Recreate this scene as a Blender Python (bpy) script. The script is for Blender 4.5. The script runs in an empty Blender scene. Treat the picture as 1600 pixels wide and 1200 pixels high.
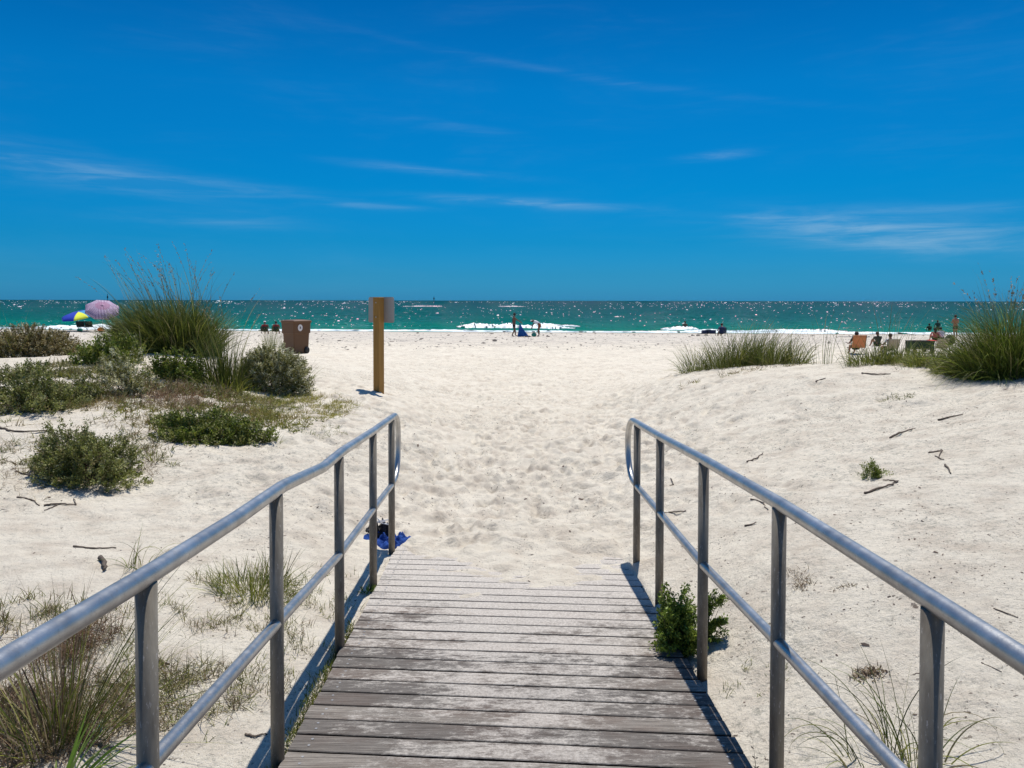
import bpy, bmesh, math
import numpy as np
from mathutils import Vector, Matrix
R = math.radians
SC = bpy.context.scene
rng = np.random.default_rng(7)

# ------------------------------------------------------------------ camera
CAM_H = 3.0
PITCH = R(1.5)
CY = 501.0                       # row of the optical axis in the 1600x1200 photo
F = 1200.0
cam_d = bpy.data.cameras.new('camera')
cam = bpy.data.objects.new('camera', cam_d)
SC.collection.objects.link(cam)
cam.location = (0, 0, CAM_H)
cam.rotation_euler = (Matrix.Rotation(R(90) - PITCH, 3, 'X') @ Matrix.Rotation(R(0.1), 3, 'Z')).to_euler()
cam_d.sensor_width = 36
cam_d.lens = 27.0
cam_d.shift_y = -(600 - CY) / 1600
cam_d.clip_start = 0.05
cam_d.clip_end = 60000
SC.camera = cam

# ------------------------------------------------------------------ light
SUN = Vector((0.09, 0.38, 1.0)).normalized()
SUN_EL = math.asin(SUN.z)
SUN_AZ = math.atan2(SUN.x, SUN.y)
ld = bpy.data.lights.new('sun', 'SUN')
ld.energy = 4.9
ld.angle = R(0.55)
ld.color = (1.0, 0.955, 0.88)
lo = bpy.data.objects.new('sun', ld)
SC.collection.objects.link(lo)
lo.rotation_euler = SUN.to_track_quat('Z', 'Y').to_euler()
lo.location = (0, 0, 30)

SC.view_settings.view_transform = 'Standard'
SC.view_settings.look = 'None'
SC.view_settings.exposure = 0.0
SC.view_settings.gamma = 1.0

def px_dir(u, v):
    """world direction through a photo pixel (1600x1200)"""
    x = u - 800.0; y = CY - v
    c, s = math.cos(PITCH), math.sin(PITCH)
    return Vector((x, F * c + y * s, y * c - F * s))

def build_world():
    w = bpy.data.worlds.new('World'); SC.world = w
    w.use_nodes = True
    nt = w.node_tree; N = nt.nodes; L = nt.links
    for n in list(N): N.remove(n)
    out = N.new('ShaderNodeOutputWorld'); bg = N.new('ShaderNodeBackground')
    sky = N.new('ShaderNodeTexSky'); sky.sky_type = 'NISHITA'; sky.sun_disc = False
    sky.sun_elevation = SUN_EL; sky.sun_rotation = SUN_AZ
    sky.altitude = 0; sky.air_density = 1.0; sky.dust_density = 0.6; sky.ozone_density = 4.0
    tc = N.new('ShaderNodeTexCoord'); sep = N.new('ShaderNodeSeparateXYZ')
    L.new(tc.outputs['Generated'], sep.inputs[0])
    def math_(op, a, b=None, c=None, clamp=False):
        n = N.new('ShaderNodeMath'); n.operation = op; n.use_clamp = clamp
        for i, x in enumerate((a, b, c)):
            if x is None: continue
            if isinstance(x, (int, float)): n.inputs[i].default_value = x
            else: L.new(x, n.inputs[i])
        return n.outputs[0]
    # deep, polarised-looking blue: tint by height above the horizon
    ramp = N.new('ShaderNodeValToRGB')
    L.new(sep.outputs['Z'], ramp.inputs[0])
    cr = ramp.color_ramp
    cr.elements[0].position = 0.0; cr.elements[0].color = SKYT[0]
    cr.elements[1].position = 0.75; cr.elements[1].color = SKYT[-1]
    for p, c in zip((0.033, 0.074, 0.14, 0.26, 0.37), SKYT[1:6]):
        e = cr.elements.new(p); e.color = c
    mul = N.new('ShaderNodeMix'); mul.data_type = 'RGBA'; mul.blend_type = 'MULTIPLY'
    mul.inputs[0].default_value = 1.0
    L.new(sky.outputs[0], mul.inputs[6]); L.new(ramp.outputs[0], mul.inputs[7])
    # cirrus: streaks in azimuth / elevation
    az = math_('ARCTAN2', sep.outputs['X'], sep.outputs['Y'])
    el = math_('ARCSINE', sep.outputs['Z'])
    comb = N.new('ShaderNodeCombineXYZ'); L.new(az, comb.inputs[0]); L.new(el, comb.inputs[1])
    def streak_noise(sx, sy, rot, scale, detail, lo_, hi_):
        mp = N.new('ShaderNodeMapping'); mp.inputs['Rotation'].default_value = (0, 0, rot)
        mp.inputs['Scale'].default_value = (sx, sy, 1)
        L.new(comb.outputs[0], mp.inputs[0])
        nz = N.new('ShaderNodeTexNoise'); nz.inputs['Scale'].default_value = scale
        nz.inputs['Detail'].default_value = detail; nz.inputs['Roughness'].default_value = 0.62
        nz.inputs['Distortion'].default_value = 0.5
        L.new(mp.outputs[0], nz.inputs[0])
        mr = N.new('ShaderNodeMapRange'); mr.inputs[1].default_value = lo_; mr.inputs[2].default_value = hi_
        mr.interpolation_type = 'SMOOTHSTEP'
        L.new(nz.outputs[0], mr.inputs[0]); return mr.outputs[0]
    broad = streak_noise(2.2, 7.0, 0.15, 1.6, 5, 0.42, 0.82)
    fine = streak_noise(5, 46, 0.03, 1.5, 7, 0.35, 0.75)
    total = math_('MULTIPLY', math_('MULTIPLY', broad, fine), 0.035)
    total = math_('ADD', total, math_('MULTIPLY', broad, 0.008))
    # individual streaks (centre u, v, half-length, half-height in photo px, tilt, strength)
    for (u, v, a, b, tilt, k) in [(110, 266, 200, 18, 0.10, .34), (360, 292, 150, 9, 0.05, .13), (820, 317, 130, 7, 0.05, .42),
                                  (1390, 364, 180, 24, 0.10, .62), (1180, 338, 150, 6, 0.06, .17), (1115, 243, 55, 6, -0.05, .26),
                                  (665, 266, 120, 6, 0.07, .20), (720, 200, 90, 9, 0.12, .08),
                                  (900, 118, 300, 6, 0.17, .08), (340, 345, 110, 10, 0.02, .14), 
                                  (1490, 325, 160, 7, 0.04, .13), (580, 322, 100, 5, .04, .17)]:
        d = px_dir(u, v).normalized()
        a0 = math.atan2(d.x, d.y); e0 = math.asin(d.z); a /= F; b /= F
        dx = math_('SUBTRACT', az, a0); dy = math_('SUBTRACT', el, e0)
        dy = math_('ADD', dy, math_('MULTIPLY', dx, tilt))
        dx2 = math_('POWER', math_('ABSOLUTE', math_('DIVIDE', dx, a)), 2.0)
        dy2 = math_('POWER', math_('ABSOLUTE', math_('DIVIDE', dy, b)), 2.0)
        g = math_('EXPONENT', math_('MULTIPLY', math_('ADD', dx2, dy2), -1.2))
        total = math_('ADD', total, math_('MULTIPLY', math_('MULTIPLY', g, k), math_('ADD', fine, 0.12)))
    total = math_('MINIMUM', total, 0.7)
    cl = N.new('ShaderNodeMix'); cl.data_type = 'RGBA'
    L.new(total, cl.inputs[0]); L.new(mul.outputs[2], cl.inputs[6])
    cl.inputs[7].default_value = CLOUDC
    L.new(cl.outputs[2], bg.inputs[0]); bg.inputs[1].default_value = 0.11
    L.new(bg.outputs[0], out.inputs[0])
SKYT = [(.07, .48, 1.12, 1), (.045, .415, .88, 1), (.015, .405, .79, 1), (.004, .44, .79, 1), (.003, .46, .81, 1), (.001, .36, .70, 1), (.36, .68, .95, 1)]
CLOUDC = (3.2, 5.0, 6.6, 1)
build_world()

# ------------------------------------------------------------------ helpers
def tag(o, label=None, cat=None, group=None, kind=None):
    if label: o['label'] = label
    if cat: o['category'] = cat
    if group: o['group'] = group
    if kind: o['kind'] = kind
    return o

def empty(name, loc=(0, 0, 0), rz=0.0, label=None, cat=None, group=None):
    o = bpy.data.objects.new(name, None); SC.collection.objects.link(o)
    o.location = loc; o.rotation_euler = (0, 0, rz); o.empty_display_size = 0.1
    return tag(o, label, cat, group)

def mesh_obj(name, verts, faces, mat, parent=None, smooth=True, cols=None):
    """verts (n,3) array, faces either (m,k) array or list"""
    me = bpy.data.meshes.new(name)
    verts = np.asarray(verts, dtype=np.float32)
    if isinstance(faces, np.ndarray):
        m, k = faces.shape
        me.vertices.add(len(verts)); me.vertices.foreach_set('co', verts.ravel())
        me.loops.add(m * k); me.loops.foreach_set('vertex_index', faces.astype(np.int32).ravel())
        me.polygons.add(m); me.polygons.foreach_set('loop_start', np.arange(0, m * k, k, dtype=np.int32))
        me.polygons.foreach_set('loop_total', np.full(m, k, dtype=np.int32))
        me.update(calc_edges=True)
    else:
        me.from_pydata([tuple(map(float, v)) for v in verts], [], [tuple(f) for f in faces]); me.update()
    if smooth: me.polygons.foreach_set('use_smooth', np.ones(len(me.polygons), dtype=bool))
    if cols is not None:
        ca = me.color_attributes.new('Col', 'FLOAT_COLOR', 'POINT')
        c = np.ones((len(verts), 4), dtype=np.float32); c[:, :3] = cols
        ca.data.foreach_set('color', c.ravel())
    if mat: me.materials.append(mat)
    me.validate()
    o = bpy.data.objects.new(name, me); SC.collection.objects.link(o)
    if parent: o.parent = parent
    return o

def mat_new(name):
    m = bpy.data.materials.new(name); m.use_nodes = True
    return m, m.node_tree, m.node_tree.nodes['Principled BSDF']

def noisy(name, col, rough=0.7, metal=0.0, var=0.18, scale=12.0, bump=0.15, bscale=60.0, spec=0.4, sheen=0.0):
    """plain material with uneven colour and a little relief"""
    m, nt, b = mat_new(name); N, L = nt.nodes, nt.links
    tc = N.new('ShaderNodeTexCoord')
    nz = N.new('ShaderNodeTexNoise'); nz.inputs['Scale'].default_value = scale; nz.inputs['Detail'].default_value = 6
    L.new(tc.outputs['Object'], nz.inputs[0])
    mx = N.new('ShaderNodeMix'); mx.data_type = 'RGBA'
    mx.inputs[6].default_value = tuple(c * (1 - var) for c in col) + (1,)
    mx.inputs[7].default_value = tuple(min(1, c * (1 + var)) for c in col) + (1,)
    L.new(nz.outputs[0], mx.inputs[0]); L.new(mx.outputs[2], b.inputs['Base Color'])
    b.inputs['Roughness'].default_value = rough; b.inputs['Metallic'].default_value = metal
    b.inputs['Specular IOR Level'].default_value = spec
    if bump:
        n2 = N.new('ShaderNodeTexNoise'); n2.inputs['Scale'].default_value = bscale; n2.inputs['Detail'].default_value = 4
        L.new(tc.outputs['Object'], n2.inputs[0])
        bp = N.new('ShaderNodeBump'); bp.inputs['Strength'].default_value = bump; bp.inputs['Distance'].default_value = 0.01
        L.new(n2.outputs[0], bp.inputs['Height']); L.new(bp.outputs[0], b.inputs['Normal'])
    return m

def leaf_mat(name, transl=0.3, rough=0.55):
    m, nt, b = mat_new(name); N, L = nt.nodes, nt.links
    at = N.new('ShaderNodeAttribute'); at.attribute_name = 'Col'
    L.new(at.outputs['Color'], b.inputs['Base Color']); b.inputs['Roughness'].default_value = rough
    b.inputs['Specular IOR Level'].default_value = 0.35
    tr = N.new('ShaderNodeBsdfTranslucent'); L.new(at.outputs['Color'], tr.inputs[0])
    ms = N.new('ShaderNodeMixShader'); ms.inputs[0].default_value = transl
    L.new(b.outputs[0], ms.inputs[1]); L.new(tr.outputs[0], ms.inputs[2])
    L.new(ms.outputs[0], N['Material Output'].inputs[0])
    return m

def smooth(a, b, x):
    t = np.clip((x - a) / (b - a), 0, 1); return t * t * (3 - 2 * t)

class VNoise:
    def __init__(s, seed): s.t = np.random.default_rng(seed).random((256, 256)).astype(np.float32)
    def __call__(s, x, y):
        xi = np.floor(x).astype(np.int64); yi = np.floor(y).astype(np.int64)
        fx = x - xi; fy = y - yi; fx = fx * fx * fx * (fx * (fx * 6 - 15) + 10); fy = fy * fy * fy * (fy * (fy * 6 - 15) + 10)
        a = s.t[xi & 255, yi & 255]; b = s.t[(xi + 1) & 255, yi & 255]
        c = s.t[xi & 255, (yi + 1) & 255]; d = s.t[(xi + 1) & 255, (yi + 1) & 255]
        return (a * (1 - fx) + b * fx) * (1 - fy) + (c * (1 - fx) + d * fx) * fy - 0.5
VN = [VNoise(i) for i in range(8)]
def fbm(x, y, f, octs=4, k=0, gain=0.5):
    r = 0; a = 1.0
    for i in range(octs):
        r = r + a * VN[(i + k) % 8](x * f + 17.3 * i, y * f + 9.1 * i); f *= 2.03; a *= gain
    return r

# ------------------------------------------------------------------ terrain height
def deck_z(y): return CAM_H - 1.604 - 0.0717 * y
def deck_left(y): return -0.844 - 0.0167 * y
def deck_right(y): return 0.981 - 0.0167 * y
XR = (1.04, -0.0167); XL = (-0.875, -0.0167)
CTRL_PX = [  # photo column, row, distance
 (430,1197,2.94),(527,1035,4.12),(583,917,5.25),(612,870,6.17),
 (1100,1052,3.9),(1040,925,4.95),(1002,870,5.8),
 (0,1200,2.95),(200,1200,2.95),(0,1000,3.75),(250,1000,3.85),(400,950,4.5),
 (0,860,5.2),(180,860,5.2),(380,860,5.6),(500,800,6.6),
 (0,770,6.6),(110,758,6.9),(300,765,7.0),(450,720,8.2),(570,720,9.0),
 (0,650,9.4),(110,650,9.3),(320,693,8.5),(480,660,10.2),(550,655,10.8),
 (0,600,11.3),(150,610,11.0),(300,610,11.4),(420,613,13.0),(592,612,14.0),(553,602,14.0),(630,626,13.8),(520,630,12.5),
 (50,557,15.0),(160,558,15.3),(270,552,14.6),(0,562,14.0),(360,560,15.5),(460,570,18.0),(480,556,25.0),
 (620,850,6.7),(680,860,6.3),(800,860,6.3),(900,860,6.3),(960,850,6.5),(800,800,7.9),(680,780,8.3),(920,780,8.3),
 (800,700,11.4),(700,690,11.6),(900,690,11.6),(650,620,17.0),(800,620,18.7),(940,620,18.0),(800,570,30),(650,570,27),(950,570,30),
 (1455,1200,2.85),(1600,1200,2.70),(1200,1200,3.05),(1200,1000,4.0),(1500,1000,3.6),(1600,860,4.4),(1300,900,4.4),(1100,880,5.2),
 (1372,737,6.5),(1450,700,7.4),(1600,700,6.7),(1250,740,7.1),(1150,700,9.3),(1050,760,7.9),(1300,650,9.4),(1450,630,9.4),(1600,620,8.6),
 (1030,650,12.8),(1150,620,12.2),(1060,584,16.6),(1180,570,16.0),(1350,563,14.6),(1420,565,13.4),(1480,570,12.3),(1600,584,10.4),(1250,566,15.8),
 (1000,600,20.0),
]
def ctrl():
    P = []
    for u, v, y in CTRL_PX:
        d = px_dir(u, v); P.append((d.x / d.y * y, y, CAM_H + d.z / d.y * y))
    P += [(-40, 24, 0.9), (-28, 12, 1.9), (-14, 20.5, 0.95), (-10, 24, 0.85), (-7.6, 27, 1.12), (-20, 30, .62), (-12, 33, .50), (-6.5, 32, .60), (-4, 26, .75),
          (5, 26, .62), (8, 21, .75), (14, 20, .62), (20, 15, 1.0), (12, 10, 1.9), (30, 22, .8), (20, 28, .52), (9, 30, .52), (-40, 6, 2.0), (35, 6, 2.0),
          (-6, 0, 1.25), (6, 0, 1.7), (-1.2, 0, 1.2), (1.4, 0, 1.25), (-10, -10, 1.4), (10, -10, 1.6), (-1.2, -6, 1.4), (1.2, -6, 1.4), (-8, 5, 1.5), (9, 5, 1.9),
          (0, 0.5, 1.1), (0, 4, 0.95)]
    return np.array(P)
CP = ctrl()
def tr(x, y): return np.stack([np.arcsinh(x / 2.5) * 1.0, np.log(np.maximum(y, -11) + 12.0) * 2.2], -1)
_T = tr(CP[:, 0], CP[:, 1]); _c = 0.22
_A = np.sqrt(((_T[:, None] - _T[None]) ** 2).sum(-1) + _c * _c)
_n = len(CP); _P = np.hstack([np.ones((_n, 1)), _T])
_M = np.block([[_A - 0.012 * np.eye(_n), _P], [_P.T, np.zeros((3, 3))]])
_W = np.linalg.solve(_M, np.concatenate([CP[:, 2], np.zeros(3)]))
def shore(x): return 73.0 - 0.12 * np.clip(x, -400, 400) + 1.2 * np.sin(x * 0.035)
def base_z(x, y):
    """smooth lie of the land"""
    x = np.asarray(x, float); y = np.asarray(y, float)
    T = tr(x, y); z = _W[_n] + T[..., 0] * _W[_n + 1] + T[..., 1] * _W[_n + 2]
    for i in range(_n):
        z = z + _W[i] * np.sqrt((T[..., 0] - _T[i, 0]) ** 2 + (T[..., 1] - _T[i, 1]) ** 2 + _c * _c)
    s = shore(x) - y                       # metres inland
    zb = np.interp(s, [-40, 0, 5, 14, 40, 60], [-2.0, 0.0, 0.14, 0.30, 0.48, 0.60])
    k = smooth(26, 36, y + np.abs(x) * 0.0)
    z = z * (1 - k) + zb * k
    return z
# footprints churned into the path
NF = 8200
_fy = 5.7 + 30 * rng.random(NF) ** 1.25
_fx = rng.normal(0, 1, NF) * (1.0 + 0.085 * _fy) + 0.05
_fa = rng.normal(0, 0.7, NF); _fl = rng.uniform(.09, .18, NF); _fw = _fl * rng.uniform(.42, .52, NF); _fd = _fl * rng.uniform(.10, .24, NF)
def detail_z(x, y, z):
    d = 0.035 * fbm(x, y, 0.45, 3, 0)
    onpath = np.exp(-(x / (1.7 + 0.10 * np.maximum(y, 0))) ** 4) * smooth(5.5, 7.5, y)
    beach = smooth(22, 32, y)
    ch = np.maximum(onpath, beach * 0.9)
    wet = smooth(16, 4, shore(x) - y)
    d = d + ch * (1 - wet) * (0.045 * fbm(x, y, 2.6, 3, 2) + 0.02 * fbm(x, y, 7.0, 2, 4))
    # wind ripples and soft slumps on the dune flanks
    fl = (1 - ch)
    warp = fbm(x, y, 0.8, 2, 5) * 1.2
    d = d + fl * (0.030 * fbm(x * 0.7 + y * .35, y, 1.3, 3, 1) + (0.035 + .08 * smooth(2, 5, x) * smooth(14, 10, y)) * fbm(x * .55 + y * .6, y * .9 - x * .4, .75, 3, 2) + 0.010 * fbm(x * 1.4, y * 1.4 + warp, 5.0, 2, 3))
    rip = np.sin((y * 1.0 - x * .35 + warp * .6) * 34) * 0.0022 * smooth(0.0, .35, fbm(x, y, .5, 2, 6) + .1)
    return z + d + fl * rip
def deck_cover(x, y, z, det=0):
    """sand under, beside and drifting over the ramp"""
    xl = deck_left(y); xr = deck_right(y)
    inside = smooth(-0.05, 0.02, np.minimum(x - xl, xr - x))
    t = (x - xl) / (xr - xl)
    yc = 5.42 + 1.15 * np.clip(0.45 - t, 0, 1) ** 1.15 * 1.9 + 1.1 * np.clip(t - 0.62, 0, 1) ** 1.1
    off = (y - yc) * 0.055 + 0.042 * fbm(x, y, 2.2, 3, 3) + 0.020 * fbm(x * .6, y, 9, 2, 1) + .02 * np.abs(fbm(x, y * 1.4, 4.5, 2, 6))
    zd = deck_z(y) + np.clip(off, -0.16, 0.25)
    zd = zd + det * smooth(5.5, 6.4, y) * (y > yc)
    k = smooth(6.1, 7.6, y)
    zin = zd * (1 - k) + np.where(y < 6.75, np.maximum(z, deck_z(y) + .02), z) * k
    zin = np.where((y > yc) & (y < 6.9), np.maximum(zin, zd), zin)
    zin = np.where(y < 4.6, deck_z(y) - 0.16, zin)
    return z * (1 - inside) + zin * inside

def build_ground():
    ys = [ -12 + 0.5 * i for i in range(int(13.5 / 0.5))]; y = 1.5
    while y < 2.4: ys.append(y); y += 0.05
    while y < 34: ys.append(y); y *= 1.0042
    while y < 100: ys.append(y); y *= 1.009
    ys = np.array(ys)
    tcore = np.linspace(-1, 1, 1040)
    tail = 1 + (np.linspace(0, 1, 46)[1:] ** 2.2) * 14
    t = np.concatenate([-tail[::-1], tcore, tail])
    w = 2.6 + np.maximum(ys, 0) * 0.70
    X = t[None, :] * w[:, None]
    X = X * (1 + smooth(1.2, 15, np.abs(t))[None, :] * 8 * (3.0 / w[:, None] * (w[:, None] < 10)))
    Y = np.repeat(ys[:, None], len(t), 1)
    Z0 = base_z(X, Y); Z = detail_z(X, Y, Z0)
    # footprints
    flat = Z
    for i in range(NF):
        y0 = _fy[i]; r = 0.42
        a, b = np.searchsorted(ys, (y0 - r, y0 + r))
        wi = w[(a + b) // 2]
        c = int((_fx[i] / wi + 1) / 2 * 1039) + 45; hw = int(r / (wi * 2 / 1039)) + 3
        sl = (slice(a, b), slice(max(c - hw, 0), c + hw))
        dx = X[sl] - _fx[i]; dy = Y[sl] - y0
        ca, sa = math.cos(_fa[i]), math.sin(_fa[i])
        p = (dx * ca + dy * sa) / _fw[i]; q = (-dx * sa + dy * ca) / _fl[i]
        r2 = p * p + q * q
        k = float(smooth(5.5, 6.6, y0)) * (.55 + .45 * float(smooth(7, 10, y0)))
        flat[sl] += k * _fd[i] * (-np.exp(-r2 * 1.1) + 0.45 * np.exp(-(np.sqrt(r2) - 1.45) ** 2 * 5))
    Z = deck_cover(X, Y, flat, flat - Z0)
    nr, nc = X.shape
    V = np.stack([X, Y, Z], -1).reshape(-1, 3)
    i = (np.arange(nr - 1)[:, None] * nc + np.arange(nc - 1)[None, :]).ravel()
    Fc = np.stack([i, i + 1, i + nc + 1, i + nc], -1)
    o = mesh_obj('sand_beach', V, Fc, M['sand'], smooth=True)
    tag(o, kind='structure')
    return ys, t, w, X, Z

def sand_material():
    m, nt, b = mat_new('sand'); N, L = nt.nodes, nt.links
    geo = N.new('ShaderNodeNewGeometry')
    def noise(s, det=5, r=0.55, vec=None):
        n = N.new('ShaderNodeTexNoise'); n.inputs['Scale'].default_value = s; n.inputs['Detail'].default_value = det
        n.inputs['Roughness'].default_value = r; L.new(vec or geo.outputs['Position'], n.inputs[0]); return n.outputs[0]
    def ramp(x, a, b_, ca=0.0, cb=1.0):
        r = N.new('ShaderNodeMapRange'); r.inputs[1].default_value = a; r.inputs[2].default_value = b_
        r.inputs[3].default_value = ca; r.inputs[4].default_value = cb; L.new(x, r.inputs[0]); return r.outputs[0]
    def mix(f, a, b_, mode='MIX'):
        n = N.new('ShaderNodeMix'); n.data_type = 'RGBA'; n.blend_type = mode
        if isinstance(f, float): n.inputs[0].default_value = f
        else: L.new(f, n.inputs[0])
        for k, x in ((6, a), (7, b_)):
            if isinstance(x, tuple): n.inputs[k].default_value = x
            else: L.new(x, n.inputs[k])
        return n.outputs[2]
    def mth(op, a, b_=None):
        n = N.new('ShaderNodeMath'); n.operation = op
        for k, x in enumerate((a, b_)):
            if x is None: continue
            if isinstance(x, (int, float)): n.inputs[k].default_value = x
            else: L.new(x, n.inputs[k])
        return n.outputs[0]
    base = mix(noise(0.6, 4), (0.67, 0.60, 0.49, 1), (0.80, 0.732, 0.61, 1))
    base = mix(ramp(noise(3.2, 6, .6), .45, .72), base, (0.57, 0.49, 0.395, 1))
    # grains: light quartz and dark shell specks
    base = mix(mth('MULTIPLY', ramp(noise(160, 3, .7), .56, .70), .45), base, (0.34, 0.30, 0.25, 1))
    clump = ramp(noise(2.0, 4, .65), .47, .62)
    base = mix(mth('MULTIPLY', ramp(noise(75, 2, .6), .63, .68), mth('ADD', mth('MULTIPLY', clump, .7), .14)), base, (0.16, 0.13, 0.11, 1))
    base = mix(mth('MULTIPLY', ramp(noise(28, 2, .6), .645, .69), clump), base, (0.10, 0.075, 0.06, 1))
    sepg = N.new('ShaderNodeSeparateXYZ'); L.new(geo.outputs['Position'], sepg.inputs[0])
    shelly = mth('MULTIPLY', mth('MULTIPLY', ramp(sepg.outputs['X'], 1.8, 4.5), ramp(sepg.outputs['Y'], 13, 8)), .20)
    gritty = ramp(mth('ADD', mth('ADD', noise(.35, 3, .6), mth('MULTIPLY', noise(1.6, 3, .6), .5)), shelly), .66, .95)
    base = mix(mth('MULTIPLY', mth('MULTIPLY', ramp(noise(20, 5, .85), .50, .66), gritty), .85), base, (0.27, 0.26, 0.215, 1))
    base = mix(mth('MULTIPLY', ramp(noise(13, 3, .8), .66, .70), mth('ADD', mth('MULTIPLY', gritty, .9), .25)), base, (0.13, 0.10, 0.08, 1))
    base = mix(mth('MULTIPLY', ramp(noise(95, 2, .6), .66, .70), .5), base, (0.85, 0.82, 0.78, 1))
    # wrack line and damp sand by the water
    sep = N.new('ShaderNodeSeparateXYZ'); L.new(geo.outputs['Position'], sep.inputs[0])
    s = mth('SUBTRACT', mth('SUBTRACT', 73.0, mth('MULTIPLY', sep.outputs['X'], .12)), sep.outputs['Y'])
    s = mth('ADD', s, mth('MULTIPLY', mth('SUBTRACT', noise(.12, 4), .5), 5.0))
    mp = N.new('ShaderNodeMapping'); mp.inputs['Scale'].default_value = (.5, 1.6, 1); L.new(geo.outputs['Position'], mp.inputs[0])
    band = mth('MULTIPLY', ramp(s, 34, 25), ramp(s, 4, 12))
    base = mix(mth('MULTIPLY', band, mth('MULTIPLY', ramp(noise(1.5, 7, .8, mp.outputs[0]), .50, .60), .75)), base, (0.23, 0.20, 0.185, 1))
    base = mix(mth('MULTIPLY', ramp(s, 30, 20), .30), base, (0.46, 0.42, 0.39, 1))
    wet = ramp(s, 9, 3)
    base = mix(mth('MULTIPLY', wet, .65), base, (0.30, 0.26, 0.22, 1))
    L.new(base, b.inputs['Base Color'])
    b.inputs['Roughness'].default_value = 0.95; b.inputs['Specular IOR Level'].default_value = 0.15
    h = mth('ADD', mth('MULTIPLY', noise(45, 6, .7), .6), mth('MULTIPLY', noise(9, 5, .6), 1.2))
    h = mth('ADD', h, mth('MULTIPLY', noise(220, 3, .7), .22))
    bp = N.new('ShaderNodeBump'); bp.inputs['Strength'].default_value = 1.0; bp.inputs['Distance'].default_value = 0.030
    L.new(h, bp.inputs['Height']); L.new(bp.outputs[0], b.inputs['Normal'])
    return m

M = {}
M['sand'] = sand_material()
GY, GT, GW, GX, GZ = build_ground()
def ground(x, y):
    """height of the finished ground (bilinear in the core of the sheet)"""
    j = int(np.clip(np.searchsorted(GY, y) - 1, 0, len(GY) - 2))
    f = (y - GY[j]) / (GY[j + 1] - GY[j]); z = 0
    for jj, wt in ((j, 1 - f), (j + 1, f)):
        z += wt * np.interp(x, GX[jj], GZ[jj])
    return float(z)
def hit(u, v, near=2.0, limit=24):
    """where the ray through a photo pixel meets the sand; rows that just miss the dune crest are eased down onto it"""
    for k in range(12):
        p = hit_raw(u, v + 1.2 * k, near)
        if v < 547 or not limit or p.y < limit: break
    return p
def hit_raw(u, v, near=2.0):
    d = px_dir(u, v); dx, dz = d.x / d.y, d.z / d.y
    y = near
    while y < 95:
        z = CAM_H + dz * y
        if z <= ground(dx * y, y):
            lo_, hi_ = y / 1.01, y
            for _ in range(12):
                md = (lo_ + hi_) / 2
                if CAM_H + dz * md <= ground(dx * md, md): hi_ = md
                else: lo_ = md
            y = hi_; break
        y *= 1.01
    else:
        y = -CAM_H / dz
    return Vector((dx * y, y, CAM_H + dz * y))
def on_ground(x, y): return Vector((x, y, ground(x, y)))
def at_dist(u, v, y):
    d = px_dir(u, v); return Vector((d.x / d.y * y, y, CAM_H + d.z / d.y * y))
for q in [(800,562,0),(592,612,0),(110,758,0),(270,552,0),(463,552,20),(1350,563,0),(1600,584,0),(1372,737,0)]:
    p = hit(q[0], q[1], max(q[2], 2)); print('hit', q, [round(c, 2) for c in p])

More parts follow.
